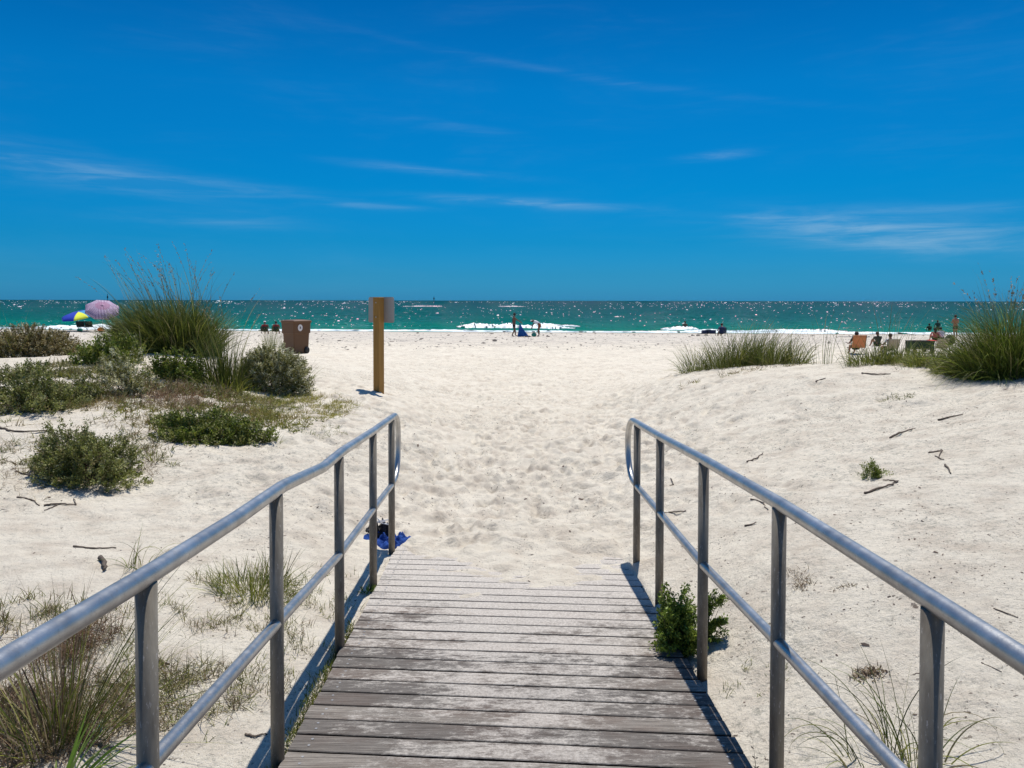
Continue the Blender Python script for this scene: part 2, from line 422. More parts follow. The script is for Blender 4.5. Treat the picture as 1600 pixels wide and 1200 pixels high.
# ------------------------------------------------------------------ sea
def sea_material():
    m, nt, b = mat_new('sea_water'); N, L = nt.nodes, nt.links
    geo = N.new('ShaderNodeNewGeometry'); pos = geo.outputs['Position']
    sep = N.new('ShaderNodeSeparateXYZ'); L.new(pos, sep.inputs[0])
    def mth(op, a, b_=None):
        n = N.new('ShaderNodeMath'); n.operation = op
        for k, x in enumerate((a, b_)):
            if x is None: continue
            if isinstance(x, (int, float)): n.inputs[k].default_value = x
            else: L.new(x, n.inputs[k])
        return n.outputs[0]
    def mapped(sx, sy):
        mp = N.new('ShaderNodeMapping'); mp.inputs['Scale'].default_value = (sx, sy, 1); L.new(pos, mp.inputs[0]); return mp.outputs[0]
    def noise(s, det, r, sx=1, sy=1):
        n = N.new('ShaderNodeTexNoise'); n.inputs['Scale'].default_value = s; n.inputs['Detail'].default_value = det
        n.inputs['Roughness'].default_value = r; L.new(mapped(sx, sy), n.inputs[0]); return n.outputs[0]
    def rng_(x, a, b_, ca=0.0, cb=1.0):
        r = N.new('ShaderNodeMapRange'); r.inputs[1].default_value = a; r.inputs[2].default_value = b_
        r.inputs[3].default_value = ca; r.inputs[4].default_value = cb; L.new(x, r.inputs[0]); return r.outputs[0]
    s = mth('SUBTRACT', sep.outputs['Y'], mth('SUBTRACT', 73.0, mth('MULTIPLY', sep.outputs['X'], .12)))
    s = mth('ADD', s, mth('MULTIPLY', mth('SUBTRACT', noise(.02, 3, .5, .4, 1.5), .5), 40))
    lg = mth('LOGARITHM', mth('MAXIMUM', mth('ADD', s, 8.0), 1.0), 10.0)
    cr = N.new('ShaderNodeValToRGB'); L.new(rng_(lg, .6, 3.4), cr.inputs[0])
    e = cr.color_ramp.elements
    e[0].position = 0.05; e[0].color = SEA[0]; e[1].position = 1.0; e[1].color = SEA[4]
    for p, c in ((.28, SEA[1]), (.45, SEA[2]), (.68, SEA[3])):
        k = e.new(p); k.color = c
    patch = rng_(noise(.03, 5, .6, .35, 1.4), .35, .7)
    mx = N.new('ShaderNodeMix'); mx.data_type = 'RGBA'; mx.blend_type = 'MULTIPLY'
    L.new(mth('MULTIPLY', patch, .45), mx.inputs[0]); L.new(cr.outputs[0], mx.inputs[6]); mx.inputs[7].default_value = (.35, .62, .72, 1)
    # sun glints and foam painted as flecks, wider along the shore than deep
    glint_foam = rng_(noise(.55, 6, .72, .32, 1.0), .655, .675)
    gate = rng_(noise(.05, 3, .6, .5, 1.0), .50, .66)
    glint_foam = mth('MULTIPLY', glint_foam, gate)
    glint_foam2 = mth('MULTIPLY', rng_(noise(.11, 5, .7, .30, 1.0), .70, .715), .9)
    foam = mth('MINIMUM', mth('ADD', glint_foam, glint_foam2), 1.0)
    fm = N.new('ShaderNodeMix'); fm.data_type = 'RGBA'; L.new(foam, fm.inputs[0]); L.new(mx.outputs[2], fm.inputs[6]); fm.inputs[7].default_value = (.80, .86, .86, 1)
    h = mth('ADD', mth('MULTIPLY', noise(.35, 6, .62, .5, 1.0), 3.0), mth('MULTIPLY', noise(1.6, 5, .6, .55, 1), 1.0))
    bp = N.new('ShaderNodeBump'); bp.inputs['Strength'].default_value = 1.0; bp.inputs['Distance'].default_value = 1.0
    L.new(h, bp.inputs['Height'])
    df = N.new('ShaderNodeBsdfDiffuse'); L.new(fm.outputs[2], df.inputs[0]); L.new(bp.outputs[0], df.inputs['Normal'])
    gl = N.new('ShaderNodeBsdfGlossy'); gl.inputs['Roughness'].default_value = .09; L.new(bp.outputs[0], gl.inputs['Normal'])
    ms = N.new('ShaderNodeMixShader'); L.new(rng_(foam, 0, 1, .07, .0), ms.inputs[0]); L.new(df.outputs[0], ms.inputs[1]); L.new(gl.outputs[0], ms.inputs[2])
    N.remove(b); L.new(ms.outputs[0], N['Material Output'].inputs[0])
    return m
SEA = [(.030, .32, .245, 1), (.001, .205, .165, 1), (.0005, .132, .128, 1), (.0003, .088, .102, 1), (.0002, .055, .078, 1)]
M['sea'] = sea_material()
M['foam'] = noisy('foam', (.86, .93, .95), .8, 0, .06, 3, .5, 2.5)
def sea_z(X, Y):
    amp = smooth(0, 12, Y - shore(X)) * smooth(700, 200, Y)
    return amp * (0.20 * fbm(X * .45, Y, .16, 3, 1) + 0.10 * fbm(X * .6, Y, .9, 3, 3))
def build_sea():
    ys = []; y = 58.0
    while y < 26000: ys.append(y); y *= 1.0035 if y < 260 else (1.012 if y < 900 else 1.06)
    ys = np.array(ys)
    t = np.concatenate([-(1 + np.linspace(0, 1, 20)[1:][::-1] ** 2 * 8), np.linspace(-1, 1, 700), 1 + np.linspace(0, 1, 20)[1:] ** 2 * 8])
    X = t[None] * (ys * .72 + 5)[:, None]; Y = np.repeat(ys[:, None], len(t), 1)
    Z = sea_z(X, Y)
    nr, nc = X.shape
    V = np.stack([X, Y, Z], -1).reshape(-1, 3)
    i = (np.arange(nr - 1)[:, None] * nc + np.arange(nc - 1)[None]).ravel()
    tag(mesh_obj('sea', V, np.stack([i, i + 1, i + nc + 1, i + nc], -1), M['sea']), kind='structure')
    # water to the sides and behind the coast, out of the sheet above
build_sea()
def foam_band(name, x0, x1, yoff, width, height, seed, gaps=0.0, dens=0.6, label=None, cat='surf', lace=0.0):
    """a lacy ridge of broken water running along the shore"""
    n = int(abs(x1 - x0) / dens); k = 7
    xs = np.linspace(x0, x1, n); r = np.random.default_rng(seed)
    yc = shore(xs) + yoff + 1.3 * fbm(xs, xs * 0 + seed, .12, 3, seed % 5) + .5 * fbm(xs, xs * 0 + seed, .9, 2, 1)
    taper = np.minimum(1, np.minimum(xs - xs.min(), xs.max() - xs) / (abs(x1 - x0) * .15 + .01)) ** .6
    wv = width * (0.75 + .9 * fbm(xs, xs * 0 + 3, .3, 3, 2)) * taper
    if gaps: wv = wv * smooth(gaps - .12, gaps + .1, fbm(xs, xs * 0 + seed * 3.1, .22, 3, 4) + .5)
    V = []; Fs = []
    for j in range(k):
        q = j / (k - 1) * 2 - 1
        yy = yc + q * wv * (1 + .5 * r.normal(0, .35, n) * (abs(q) > .6))
        zz = 0.02 + (1 - q * q) * height * taper * (0.7 + .8 * r.random(n)) * np.clip(wv / max(width, .01), 0, 1)
        if abs(q) > .99: zz = np.full(n, -.25)
        V.append(np.stack([xs, yy, zz + 0.05], -1))
    V = np.stack(V).reshape(-1, 3)
    V[:, 2] += r.normal(0, height * .07, len(V)); V[:, 0] += r.normal(0, dens * .2, len(V)); V[:, 2] += sea_z(V[:, 0], V[:, 1])
    i = (np.arange(k - 1)[:, None] * n + np.arange(n - 1)[None]).ravel()
    i = i[fbm(V[i, 0], V[i, 1] * 2.2, 1.1, 3, seed % 4) + .25 * r.random(len(i)) > -.27 - lace]
    o = mesh_obj(name, V, np.stack([i, i + 1, i + n + 1, i + n], -1), M['foam'], smooth=False)
    o['kind'] = 'stuff'; o['label'] = label; o['category'] = cat
    return o
foam_band('surf_foam', -75, 75, 1.0, 1.0, .06, 3, 0.0, .25, 'thin white line of foam washing along the whole waterline')
def glint_flecks():  # small foam-white meshes added to imitate sun glints on the waves
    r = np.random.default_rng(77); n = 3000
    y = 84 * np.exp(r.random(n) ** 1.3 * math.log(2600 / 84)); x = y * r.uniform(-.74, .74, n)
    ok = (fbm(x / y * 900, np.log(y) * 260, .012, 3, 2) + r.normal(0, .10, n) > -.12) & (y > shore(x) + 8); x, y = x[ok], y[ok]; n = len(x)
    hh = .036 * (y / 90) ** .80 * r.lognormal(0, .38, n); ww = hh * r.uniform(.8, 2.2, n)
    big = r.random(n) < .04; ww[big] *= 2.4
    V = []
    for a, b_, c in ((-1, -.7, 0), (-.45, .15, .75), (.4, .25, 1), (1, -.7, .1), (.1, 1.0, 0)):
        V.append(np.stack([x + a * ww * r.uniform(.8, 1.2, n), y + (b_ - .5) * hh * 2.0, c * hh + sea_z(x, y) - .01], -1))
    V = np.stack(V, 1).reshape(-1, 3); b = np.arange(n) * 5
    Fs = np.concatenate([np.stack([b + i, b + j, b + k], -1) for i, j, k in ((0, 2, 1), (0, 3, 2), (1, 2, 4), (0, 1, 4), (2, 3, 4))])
    o = mesh_obj('glint_flecks', V, Fs, M['foam'], smooth=False); o['kind'] = 'stuff'; tag(o, 'small white flecks modelled as sun glints over the open sea', 'glint_flecks')
glint_flecks()
def px_x(u, y): return (u - 800) / F * y
foam_band('breaking_wave', px_x(712, 83), px_x(900, 83), 12.0, 3.0, .34, 5, 0.0, .12, 'white breaking wave crest behind the two people on the shore')
foam_band('breaking_wave', px_x(1040, 78), px_x(1100, 78), 9.0, 1.2, .18, 6, .3, .12, 'broken white wave in front of the dark bather')
foam_band('breaking_wave', px_x(1075, 74), px_x(1330, 74), 4.5, .8, .16, 8, .30, .12, 'low white breaker rolling in behind the middle dune grass')
foam_band('breaking_wave', px_x(-40, 84), px_x(215, 84), 4.0, 2.6, .34, 9, .25, .2, 'white surf rolling in behind the beach umbrellas')
foam_band('breaking_wave', px_x(830, 92), px_x(905, 92), 19, 1.1, .2, 10, .35, .2, 'thin broken crest just beyond the big white wave')
def wake(x0, x1, y, w, lab):
    n = 260; xs = np.linspace(x0, x1, n); r = np.random.default_rng(int(abs(x0)) + 3)
    g = smooth(.30, .5, fbm(xs, xs * 0 + y, .05, 4, 2) + .5) * np.minimum(1, np.minimum(xs - x0, x1 - xs) / 12)
    V = np.concatenate([np.stack([xs, y - w * g * r.uniform(.4, 1, n), xs * 0 - .12 + .0 * g], -1), np.stack([xs, y + 0 * xs, -.12 + .42 * g * r.uniform(.5, 1, n)], -1),
                        np.stack([xs, y + w * g * r.uniform(.4, 1, n), xs * 0 - .12], -1)])
    i = np.arange(n - 1); Fs = np.concatenate([np.stack([i, i + 1, i + n + 1, i + n], -1), np.stack([i + n, i + n + 1, i + 2 * n + 1, i + 2 * n], -1)])
    o = mesh_obj('boat_wake', V, Fs, M['foam']); o['kind'] = 'stuff'; tag(o, lab, 'wake')
wake(px_x(612, 390), px_x(862, 390), 390, 5, 'long thin white wake far out on the sea beside the sign')

# far markers on the horizon
M['steel_dark'] = noisy('dark_steel', (.06, .08, .09), .6)
def tube(pts, rad, seg=10, cap=True):
    """sweep a circle along pts; rad scalar or list. returns verts, faces(list)"""
    P = [Vector(p) for p in pts]; n = len(P)
    rs = [rad] * n if isinstance(rad, (int, float)) else list(rad)
    V = []; Fs = []
    T = [(P[min(i + 1, n - 1)] - P[max(i - 1, 0)]).normalized() for i in range(n)]
    up = Vector((0, 0, 1)) if abs(T[0].z) < .9 else Vector((1, 0, 0))
    a = T[0].cross(up).normalized()
    for i in range(n):
        a = (a - T[i] * a.dot(T[i])).normalized(); b_ = T[i].cross(a)
        for k in range(seg):
            th = 2 * math.pi * k / seg
            V.append(P[i] + (a * math.cos(th) + b_ * math.sin(th)) * rs[i])
    for i in range(n - 1):
        for k in range(seg):
            k2 = (k + 1) % seg
            Fs.append((i * seg + k, i * seg + k2, (i + 1) * seg + k2, (i + 1) * seg + k))
    if cap:
        Fs.append(tuple(range(seg))[::-1]); Fs.append(tuple(range((n - 1) * seg, n * seg)))
    return V, Fs
def spline(pts, n=8):
    P = [Vector(p) for p in pts]; P = [P[0] * 2 - P[1]] + P + [P[-1] * 2 - P[-2]]
    out = []
    for i in range(1, len(P) - 2):
        for k in range(n):
            t = k / n; a, b_, c, d = P[i - 1:i + 3]
            out.append(.5 * ((2 * b_) + (c - a) * t + (2 * a - 5 * b_ + 4 * c - d) * t * t + (3 * b_ - a - 3 * c + d) * t ** 3))
    out.append(P[-2]); return out
class MB:
    def __init__(s): s.V = []; s.F = []
    def add(s, V, Fs, mtx=None):
        o = len(s.V)
        for v in V: s.V.append(tuple((mtx @ Vector(v)) if mtx else v))
        for f in Fs: s.F.append(tuple(i + o for i in f))
        return s
    def box(s, x0, x1, y0, y1, z0, z1, mtx=None, taper=0):
        V = [(x0, y0, z0), (x1, y0, z0), (x1, y1, z0), (x0, y1, z0), (x0 - taper, y0 - taper, z1), (x1 + taper, y0 - taper, z1), (x1 + taper, y1 + taper, z1), (x0 - taper, y1 + taper, z1)]
        return s.add(V, [(0, 3, 2, 1), (4, 5, 6, 7), (0, 1, 5, 4), (1, 2, 6, 5), (2, 3, 7, 6), (3, 0, 4, 7)], mtx)
    def tube(s, pts, rad, seg=8, mtx=None): V, Fs = tube(pts, rad, seg); return s.add(V, Fs, mtx)
    def build(s, name, mat, parent=None, smooth=False, bevel=0.0):
        o = mesh_obj(name, np.array(s.V), s.F, mat, parent, smooth)
        if bevel:
            md = o.modifiers.new('bevel', 'BEVEL'); md.width = bevel; md.segments = 2; md.limit_method = 'ANGLE'
        if smooth: 
            pass
        return o
def marker(u, vt, y, lab):
    d = px_dir(u, 469); x = d.x / d.y * y
    p = MB(); h = (469 - vt) / F * y
    t_ = empty('channel_marker', (x, y, 0), 0, lab, 'marker')
    p.tube([(0, 0, -1), (0, 0, CAM_H + h)], y * .00035, 6).build('pole', M['steel_dark'], t_)
    q = MB(); q.box(-y * .0009, y * .0009, -.2, .2, CAM_H + h * .30, CAM_H + h * .62).build('board', M['steel_dark'], t_)
marker(678, 463, 1500, 'tiny dark marker post on the horizon right of the sign')
marker(168, 460, 1300, 'tiny dark marker post on the horizon above the striped umbrella')

# ------------------------------------------------------------------ boardwalk
def wood_deck_material():
    m, nt, b = mat_new('weathered_decking'); N, L = nt.nodes, nt.links
    tc = N.new('ShaderNodeTexCoord'); at = N.new('ShaderNodeAttribute'); at.attribute_name = 'Col'
    def noise(s, det, r, sc=(1, 1, 1), off=None):
        mp = N.new('ShaderNodeMapping'); mp.inputs['Scale'].default_value = sc
        ad = N.new('ShaderNodeVectorMath'); ad.operation = 'ADD'
        L.new(tc.outputs['Object'], ad.inputs[0])
        if off: L.new(off, ad.inputs[1])
        L.new(ad.outputs[0], mp.inputs[0])
        n = N.new('ShaderNodeTexNoise'); n.inputs['Scale'].default_value = s; n.inputs['Detail'].default_value = det
        n.inputs['Roughness'].default_value = r; L.new(mp.outputs[0], n.inputs[0]); return n.outputs[0]
    def rg(x, a, b_, ca=0.0, cb=1.0):
        r = N.new('ShaderNodeMapRange'); r.inputs[1].default_value = a; r.inputs[2].default_value = b_
        r.inputs[3].default_value = ca; r.inputs[4].default_value = cb; L.new(x, r.inputs[0]); return r.outputs[0]
    def mth(op, a, b_=None):
        n = N.new('ShaderNodeMath'); n.operation = op; n.use_clamp = False
        for k, x in enumerate((a, b_)):
            if x is None: continue
            if isinstance(x, (int, float)): n.inputs[k].default_value = x
            else: L.new(x, n.inputs[k])
        return n.outputs[0]
    def mix(f, a, b_, mode='MIX'):
        n = N.new('ShaderNodeMix'); n.data_type = 'RGBA'; n.blend_type = mode
        if isinstance(f, float): n.inputs[0].default_value = f
        else: L.new(f, n.inputs[0])
        for k, x in ((6, a), (7, b_)):
            if isinstance(x, tuple): n.inputs[k].default_value = x
            else: L.new(x, n.inputs[k])
        return n.outputs[2]
    off = N.new('ShaderNodeVectorMath'); off.operation = 'SCALE'; off.inputs[3].default_value = 37.0; L.new(at.outputs['Color'], off.inputs[0])
    grain = noise(4, 8, .7, (1.2, 26, 6), off.outputs[0])
    fineg = noise(9, 6, .75, (2.5, 70, 20), off.outputs[0])
    blot = noise(2.2, 5, .6, (1, 1.6, 1), off.outputs[0])
    col = mix(rg(grain, .3, .7), (0.060, 0.053, 0.046, 1), (0.27, 0.248, 0.222, 1))
    col = mix(mth('MULTIPLY', rg(blot, .42, .62), .55), col, (0.120, 0.085, 0.068, 1))
    col = mix(mth('MULTIPLY', rg(fineg, .54, .64), .6), col, (0.045, 0.036, 0.032, 1))
    sepc = N.new('ShaderNodeSeparateColor'); L.new(at.outputs['Color'], sepc.inputs[0])
    col = mix(1.0, col, mix(sepc.outputs[0], (.68, .67, .68, 1), (1.35, 1.30, 1.25, 1)), 'MULTIPLY')
    # sand dust scuffed over the boards, thicker towards the beach end and along the middle
    sep = N.new('ShaderNodeSeparateXYZ'); L.new(tc.outputs['Object'], sep.inputs[0])
    yy = rg(sep.outputs['Y'], 2.0, 5.9, 0.0, 1.0)
    mid = rg(mth('ABSOLUTE', mth('SUBTRACT', sep.outputs['X'], .08)), .15, .95, .055, -.05)
    d1 = noise(3.4, 10, .80, (.8, 1.3, 1)); d2 = noise(20, 9, .85, (.6, 2.0, 1), off.outputs[0])
    dust = mth('ADD', mth('ADD', mth('MULTIPLY', d1, .66), mth('MULTIPLY', d2, .56)), mth('ADD', mth('MULTIPLY', mth('POWER', yy, 1.8), .25), mid))
    dustm = rg(dust, .640, .72)
    dustm = mth('MULTIPLY', dustm, rg(yy, 0, 1, .62, 1.0))
    light = rg(noise(70, 4, .8), .38, .60, .45, 1.0)
    col = mix(mth('MULTIPLY', mth('MINIMUM', dustm, 1.0), light), col, (0.60, 0.55, 0.49, 1))
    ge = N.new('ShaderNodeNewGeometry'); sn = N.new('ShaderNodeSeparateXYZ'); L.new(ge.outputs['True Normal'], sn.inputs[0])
    col = mix(rg(sn.outputs['Z'], .80, .35), col, (0.020, 0.016, 0.013, 1))  # board sides coloured near black to deepen the shade in the gaps
    L.new(col, b.inputs['Base Color']); b.inputs['Roughness'].default_value = .88; b.inputs['Specular IOR Level'].default_value = .25
    h = mth('ADD', mth('MULTIPLY', grain, 1.0), mth('MULTIPLY', fineg, .8)); h = mth('ADD', h, mth('MULTIPLY', dustm, .5))
    bp = N.new('ShaderNodeBump'); bp.inputs['Strength'].default_value = .8; bp.inputs['Distance'].default_value = .004
    L.new(h, bp.inputs['Height']); L.new(bp.outputs[0], b.inputs['Normal'])
    return m
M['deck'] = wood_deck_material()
M['joist'] = noisy('joist_timber', (.16, .125, .095), .9, 0, .3, 8, .3)
M['screw'] = noisy('screw_steel', (.35, .34, .33), .45, .8, .2, 50)
def build_boardwalk():
    r = np.random.default_rng(11)
    t_ = empty('boardwalk', (0, 0, deck_z(0)), 0, 'weathered grey plank ramp running down onto the sand between two metal handrails', 'boardwalk')
    V = []; Fs = []; C = []; S = MB()
    y = -4.0; w = 0.1255; gap = 0.0140; sk = -0.08; k = 0; nx = 14
    while y < 6.45:
        wk = w + r.normal(0, .0012)
        dz = r.normal(0, .0003); tilt = r.normal(0, .0015); bow = r.normal(0, .0006); skk = sk + r.normal(0, .0025)
        xl = deck_left(y) - .012 + r.normal(0, .004); xr = deck_right(y) + .012 + r.normal(0, .004)
        c = r.random(3)
        # cross-section with eased edges, a hair of wobble along the board
        prof = [(0, -.036), (0, -.004), (.003, -.0008), (.010, 0), (wk / 2, .0006), (wk - .010, 0), (wk - .003, -.0008), (wk, -.004), (wk, -.036)]
        base = len(V)
        for i in range(nx + 1):
            q = i / nx; x = xl + (xr - xl) * q
            ed = r.normal(0, .0009, 2)
            for j, (py, pz) in enumerate(prof):
                yy = y + py + skk * x + (ed[0] if j < 3 else (ed[1] if j > 5 else 0))
                V.append((x, yy, deck_z(yy) - deck_z(0) + pz + dz + bow * (q - .5) ** 2 * 4 + tilt * (py / wk - .5) * .35))
                C.append(c)
        m_ = len(prof)
        for i in range(nx):
            for j in range(m_ - 1):
                a = base + i * m_ + j; Fs.append((a, a + m_, a + m_ + 1, a + 1))
            a = base + i * m_; Fs.append((a, a + m_ - 1, a + 2 * m_ - 1, a + m_))
        Fs.append(tuple(base + j for j in range(m_))); Fs.append(tuple(base + nx * m_ + j for j in reversed(range(m_))))
        for sx in (xl + .075, xr - .075):
            for fy in (.3, .7):
                x = sx + r.normal(0, .003); yy = y + wk * fy + skk * x; zz = deck_z(yy) - deck_z(0) + dz + .0015
                S.tube([(x, yy, zz - .004), (x, yy, zz + .0003)], .0062, 8)
        y += wk + gap * r.uniform(.75, 1.25); k += 1
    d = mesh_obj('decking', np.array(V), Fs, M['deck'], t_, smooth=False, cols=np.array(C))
    sc_ = S.build('screws', M['screw'], t_); sc_['kind'] = 'stuff'
    for f, off in ((deck_left, .05), (deck_right, -.05), (lambda y: (deck_left(y) + deck_right(y)) / 2, 0)):
        J = MB(); a, b_ = -3.9, 6.3
        xa, xb = f(a) + off, f(b_) + off
        V2 = []
        for (x, yy) in ((xa, a), (xb, b_)):
            z = deck_z(yy) - deck_z(0) - .040
            V2 += [(x - .019, yy, z - .18), (x + .019, yy, z - .18), (x + .019, yy, z), (x - .019, yy, z)]
        J.add(V2, [(0, 1, 2, 3), (4, 7, 6, 5), (0, 4, 5, 1), (1, 5, 6, 2), (2, 6, 7, 3), (3, 7, 4, 0)]); J.build('joist', M['joist'], t_)
build_boardwalk()

# ------------------------------------------------------------------ handrails
def galv_material():
    m, nt, b = mat_new('galvanised_pipe'); N, L = nt.nodes, nt.links
    tc = N.new('ShaderNodeTexCoord')
    def noise(s, det, r, sc=(1, 1, 1)):
        mp = N.new('ShaderNodeMapping'); mp.inputs['Scale'].default_value = sc; L.new(tc.outputs['Object'], mp.inputs[0])
        n = N.new('ShaderNodeTexNoise'); n.inputs['Scale'].default_value = s; n.inputs['Detail'].default_value = det
        n.inputs['Roughness'].default_value = r; L.new(mp.outputs[0], n.inputs[0]); return n.outputs[0]
    cr = N.new('ShaderNodeValToRGB'); L.new(noise(9, 7, .65), cr.inputs[0])
    cr.color_ramp.elements[0].position = .35; cr.color_ramp.elements[0].color = (.36, .35, .335, 1)
    cr.color_ramp.elements[1].position = .68; cr.color_ramp.elements[1].color = (.56, .55, .53, 1)
    mx = N.new('ShaderNodeMix'); mx.data_type = 'RGBA'
    r1 = N.new('ShaderNodeMapRange'); r1.inputs[1].default_value = .60; r1.inputs[2].default_value = .68; L.new(noise(70, 4, .7), r1.inputs[0])
    L.new(r1.outputs[0], mx.inputs[0]); L.new(cr.outputs[0], mx.inputs[6]); mx.inputs[7].default_value = (.38, .35, .32, 1)
    L.new(mx.outputs[2], b.inputs['Base Color'])
    b.inputs['Metallic'].default_value = .85
    r2 = N.new('ShaderNodeMapRange'); r2.inputs[3].default_value = .24; r2.inputs[4].default_value = .50; L.new(noise(25, 5, .6), r2.inputs[0])
    L.new(r2.outputs[0], b.inputs['Roughness'])
    bp = N.new('ShaderNodeBump'); bp.inputs['Strength'].default_value = .18; bp.inputs['Distance'].default_value = .003
    L.new(noise(120, 4, .7), bp.inputs['Height']); L.new(bp.outputs[0], b.inputs['Normal'])
    return m
M['galv'] = galv_material()
def post_material():
    m = galv_material(); m.name = 'weathered_post'; b = m.node_tree.nodes['Principled BSDF']
    b.inputs['Metallic'].default_value = .25; b.inputs['Specular IOR Level'].default_value = .25
    for l in list(b.inputs['Roughness'].links): m.node_tree.links.remove(l)
    b.inputs['Roughness'].default_value = .55
    for n in m.node_tree.nodes:
        if n.type == 'VALTORGB': n.color_ramp.elements[0].color = (.135, .115, .090, 1); n.color_ramp.elements[1].color = (.27, .24, .19, 1)
        if n.type == 'MAPPING' : n.inputs['Scale'].default_value = (2.2, 2.2, .5)
    return m
M['post'] = post_material()
def plane_pt(u, v, pl):
    d = px_dir(u, v); rx = d.x / d.y; y = pl[0] / (rx - pl[1])
    return Vector((pl[0] + pl[1] * y, y, CAM_H + d.z / d.y * y))
def handrail(pl, top_px, mid_px, posts, loop_ext, label):
    top = [plane_pt(u, v, pl) for u, v in top_px]; mid = [plane_pt(u, v, pl) for u, v in mid_px]
    for A, z_slope in ((top, None), (mid, None)):
        d = (A[1] - A[0]) / (A[1].y - A[0].y); A.insert(0, A[0] + d * (-2.6 - A[0].y))
        if A[-1].y < posts[-1] + .02:
            d = (A[-1] - A[-2]) / (A[-1].y - A[-2].y); A.append(A[-1] + d * (posts[-1] + .02 - A[-1].y))
    def zat(A, y):
        for i in range(len(A) - 1):
            if A[i].y <= y <= A[i + 1].y or i == len(A) - 2:
                t = (y - A[i].y) / (A[i + 1].y - A[i].y); return A[i].z + t * (A[i + 1].z - A[i].z)
    root = empty('handrail', (pl[0] + pl[1] * posts[-1], posts[-1], ground(pl[0], posts[-1])), 0, label, 'handrail', 'pipe handrails along the boardwalk')
    inv = -root.location
    def loc(P): return [p + inv for p in P]
    def dense(A, r_=.05):
        out = [A[0]]
        for i in range(1, len(A) - 1):
            a, b_, c = A[i - 1], A[i], A[i + 1]
            e1 = (a - b_).normalized(); e2 = (c - b_).normalized()
            p0 = b_ + e1 * r_; p2 = b_ + e2 * r_
            for k in range(5):
                t = k / 4; out.append(p0 * (1 - t) ** 2 + b_ * 2 * t * (1 - t) + p2 * t * t)
        out.append(A[-1]); return out
    MB().tube(loc(dense(top)), .0255, 20).build('top_rail', M['galv'], root, True)
    MB().tube(loc(dense(mid, .03)), .0225, 20).build('middle_rail', M['galv'], root, True)
    # D-shaped end loop
    ye = posts[-1] + .05
    def P(y, z): return Vector((pl[0] + pl[1] * y, y, z))
    zt, zm = zat(top, ye), zat(mid, ye); ex = loop_ext
    pts = [P(ye - .06, zat(top, ye - .06)), P(ye + ex * .45, zt - .012), P(ye + ex * .86, zt - .085), P(ye + ex, zt - (zt - zm) * .42), P(ye + ex * .9, zm + .12), P(ye + ex * .5, zm + .015), P(ye - .06, zat(mid, ye - .06))]
    MB().tube(loc(spline(pts, 8)), .0235, 18).build('end_loop', M['galv'], root, True)
    for y in posts:
        x = pl[0] + pl[1] * y; zb = min(ground(x, y), deck_z(y)) - .25; zt = zat(top, y)
        MB().tube(loc([(Vector((x, y, zb))), Vector((x, y, zt - .018))]), .0265, 20).build('post', M['post'], root, True)
PR = [1.822 - 1.05 * 3, 1.822 - 1.05 * 2, 1.822 - 1.05] + [plane_pt(u, v, XR).y for u, v in ((1458, 965), (1218, 808), (1100, 735), (1032, 690), (996, 668))]
PL = [-1.45, -.35, .75] + [plane_pt(u, v, XL).y for u, v in ((229, 925), (432, 795), (530, 725), (583, 690), (612, 668))]
handrail(XR, [(1600, 1030), (1441, 927), (1220, 787), (1100, 718), (1028, 680), (1006, 667)], [(1400, 1197), (1216, 1002), (1100, 883), (1033, 803), (998, 762)], PR, .36,
         'straight grey metal pipe handrail right of the ramp, beside the leafy bush')
handrail(XL, [(0, 1041), (228, 902), (367, 813), (441, 761), (505, 731), (535, 706), (585, 673), (611, 654)], [(236, 1195), (431, 977), (530, 868), (583, 797), (612, 759)], PL, .36,
         'grey metal pipe handrail left of the ramp, with a kink in its top rail')

# ------------------------------------------------------------------ plants
_core = (np.abs(GT) <= 1.0001); _c0 = int(np.argmax(_core)); _nc = int(_core.sum())
def ground_v(x, y):
    j = np.clip(np.searchsorted(GY, y) - 1, 0, len(GY) - 2); f = (y - GY[j]) / (GY[j + 1] - GY[j]); z = 0
    for jj, wt in ((j, 1 - f), (j + 1, f)):
        c = np.clip((x / GW[jj] + 1) / 2 * (_nc - 1), 0, _nc - 1.001); ci = c.astype(int); fc = c - ci
        z = z + wt * (GZ[jj, _c0 + ci] * (1 - fc) + GZ[jj, _c0 + ci + 1] * fc)
    return z
M['leaf'] = leaf_mat('foliage', .28)
M['grass'] = leaf_mat('grass_blades', .30, .5)
M['dry'] = leaf_mat('dry_plant', .15, .8)
M['bark'] = noisy('grey_bark', (.11, .085, .065), .9, 0, .3, 20, .6)
def pick(cols, n, r, var=.22):
    """per-item colours from [(rgb, weight), ...]"""
    c = np.array([k[0] for k in cols]); w = np.array([k[1] for k in cols], float); w /= w.sum()
    out = c[r.choice(len(c), n, p=w)] * (1 + var * r.normal(0, 1, (n, 1))).clip(.4, 1.8)
    return out.clip(0, 1)
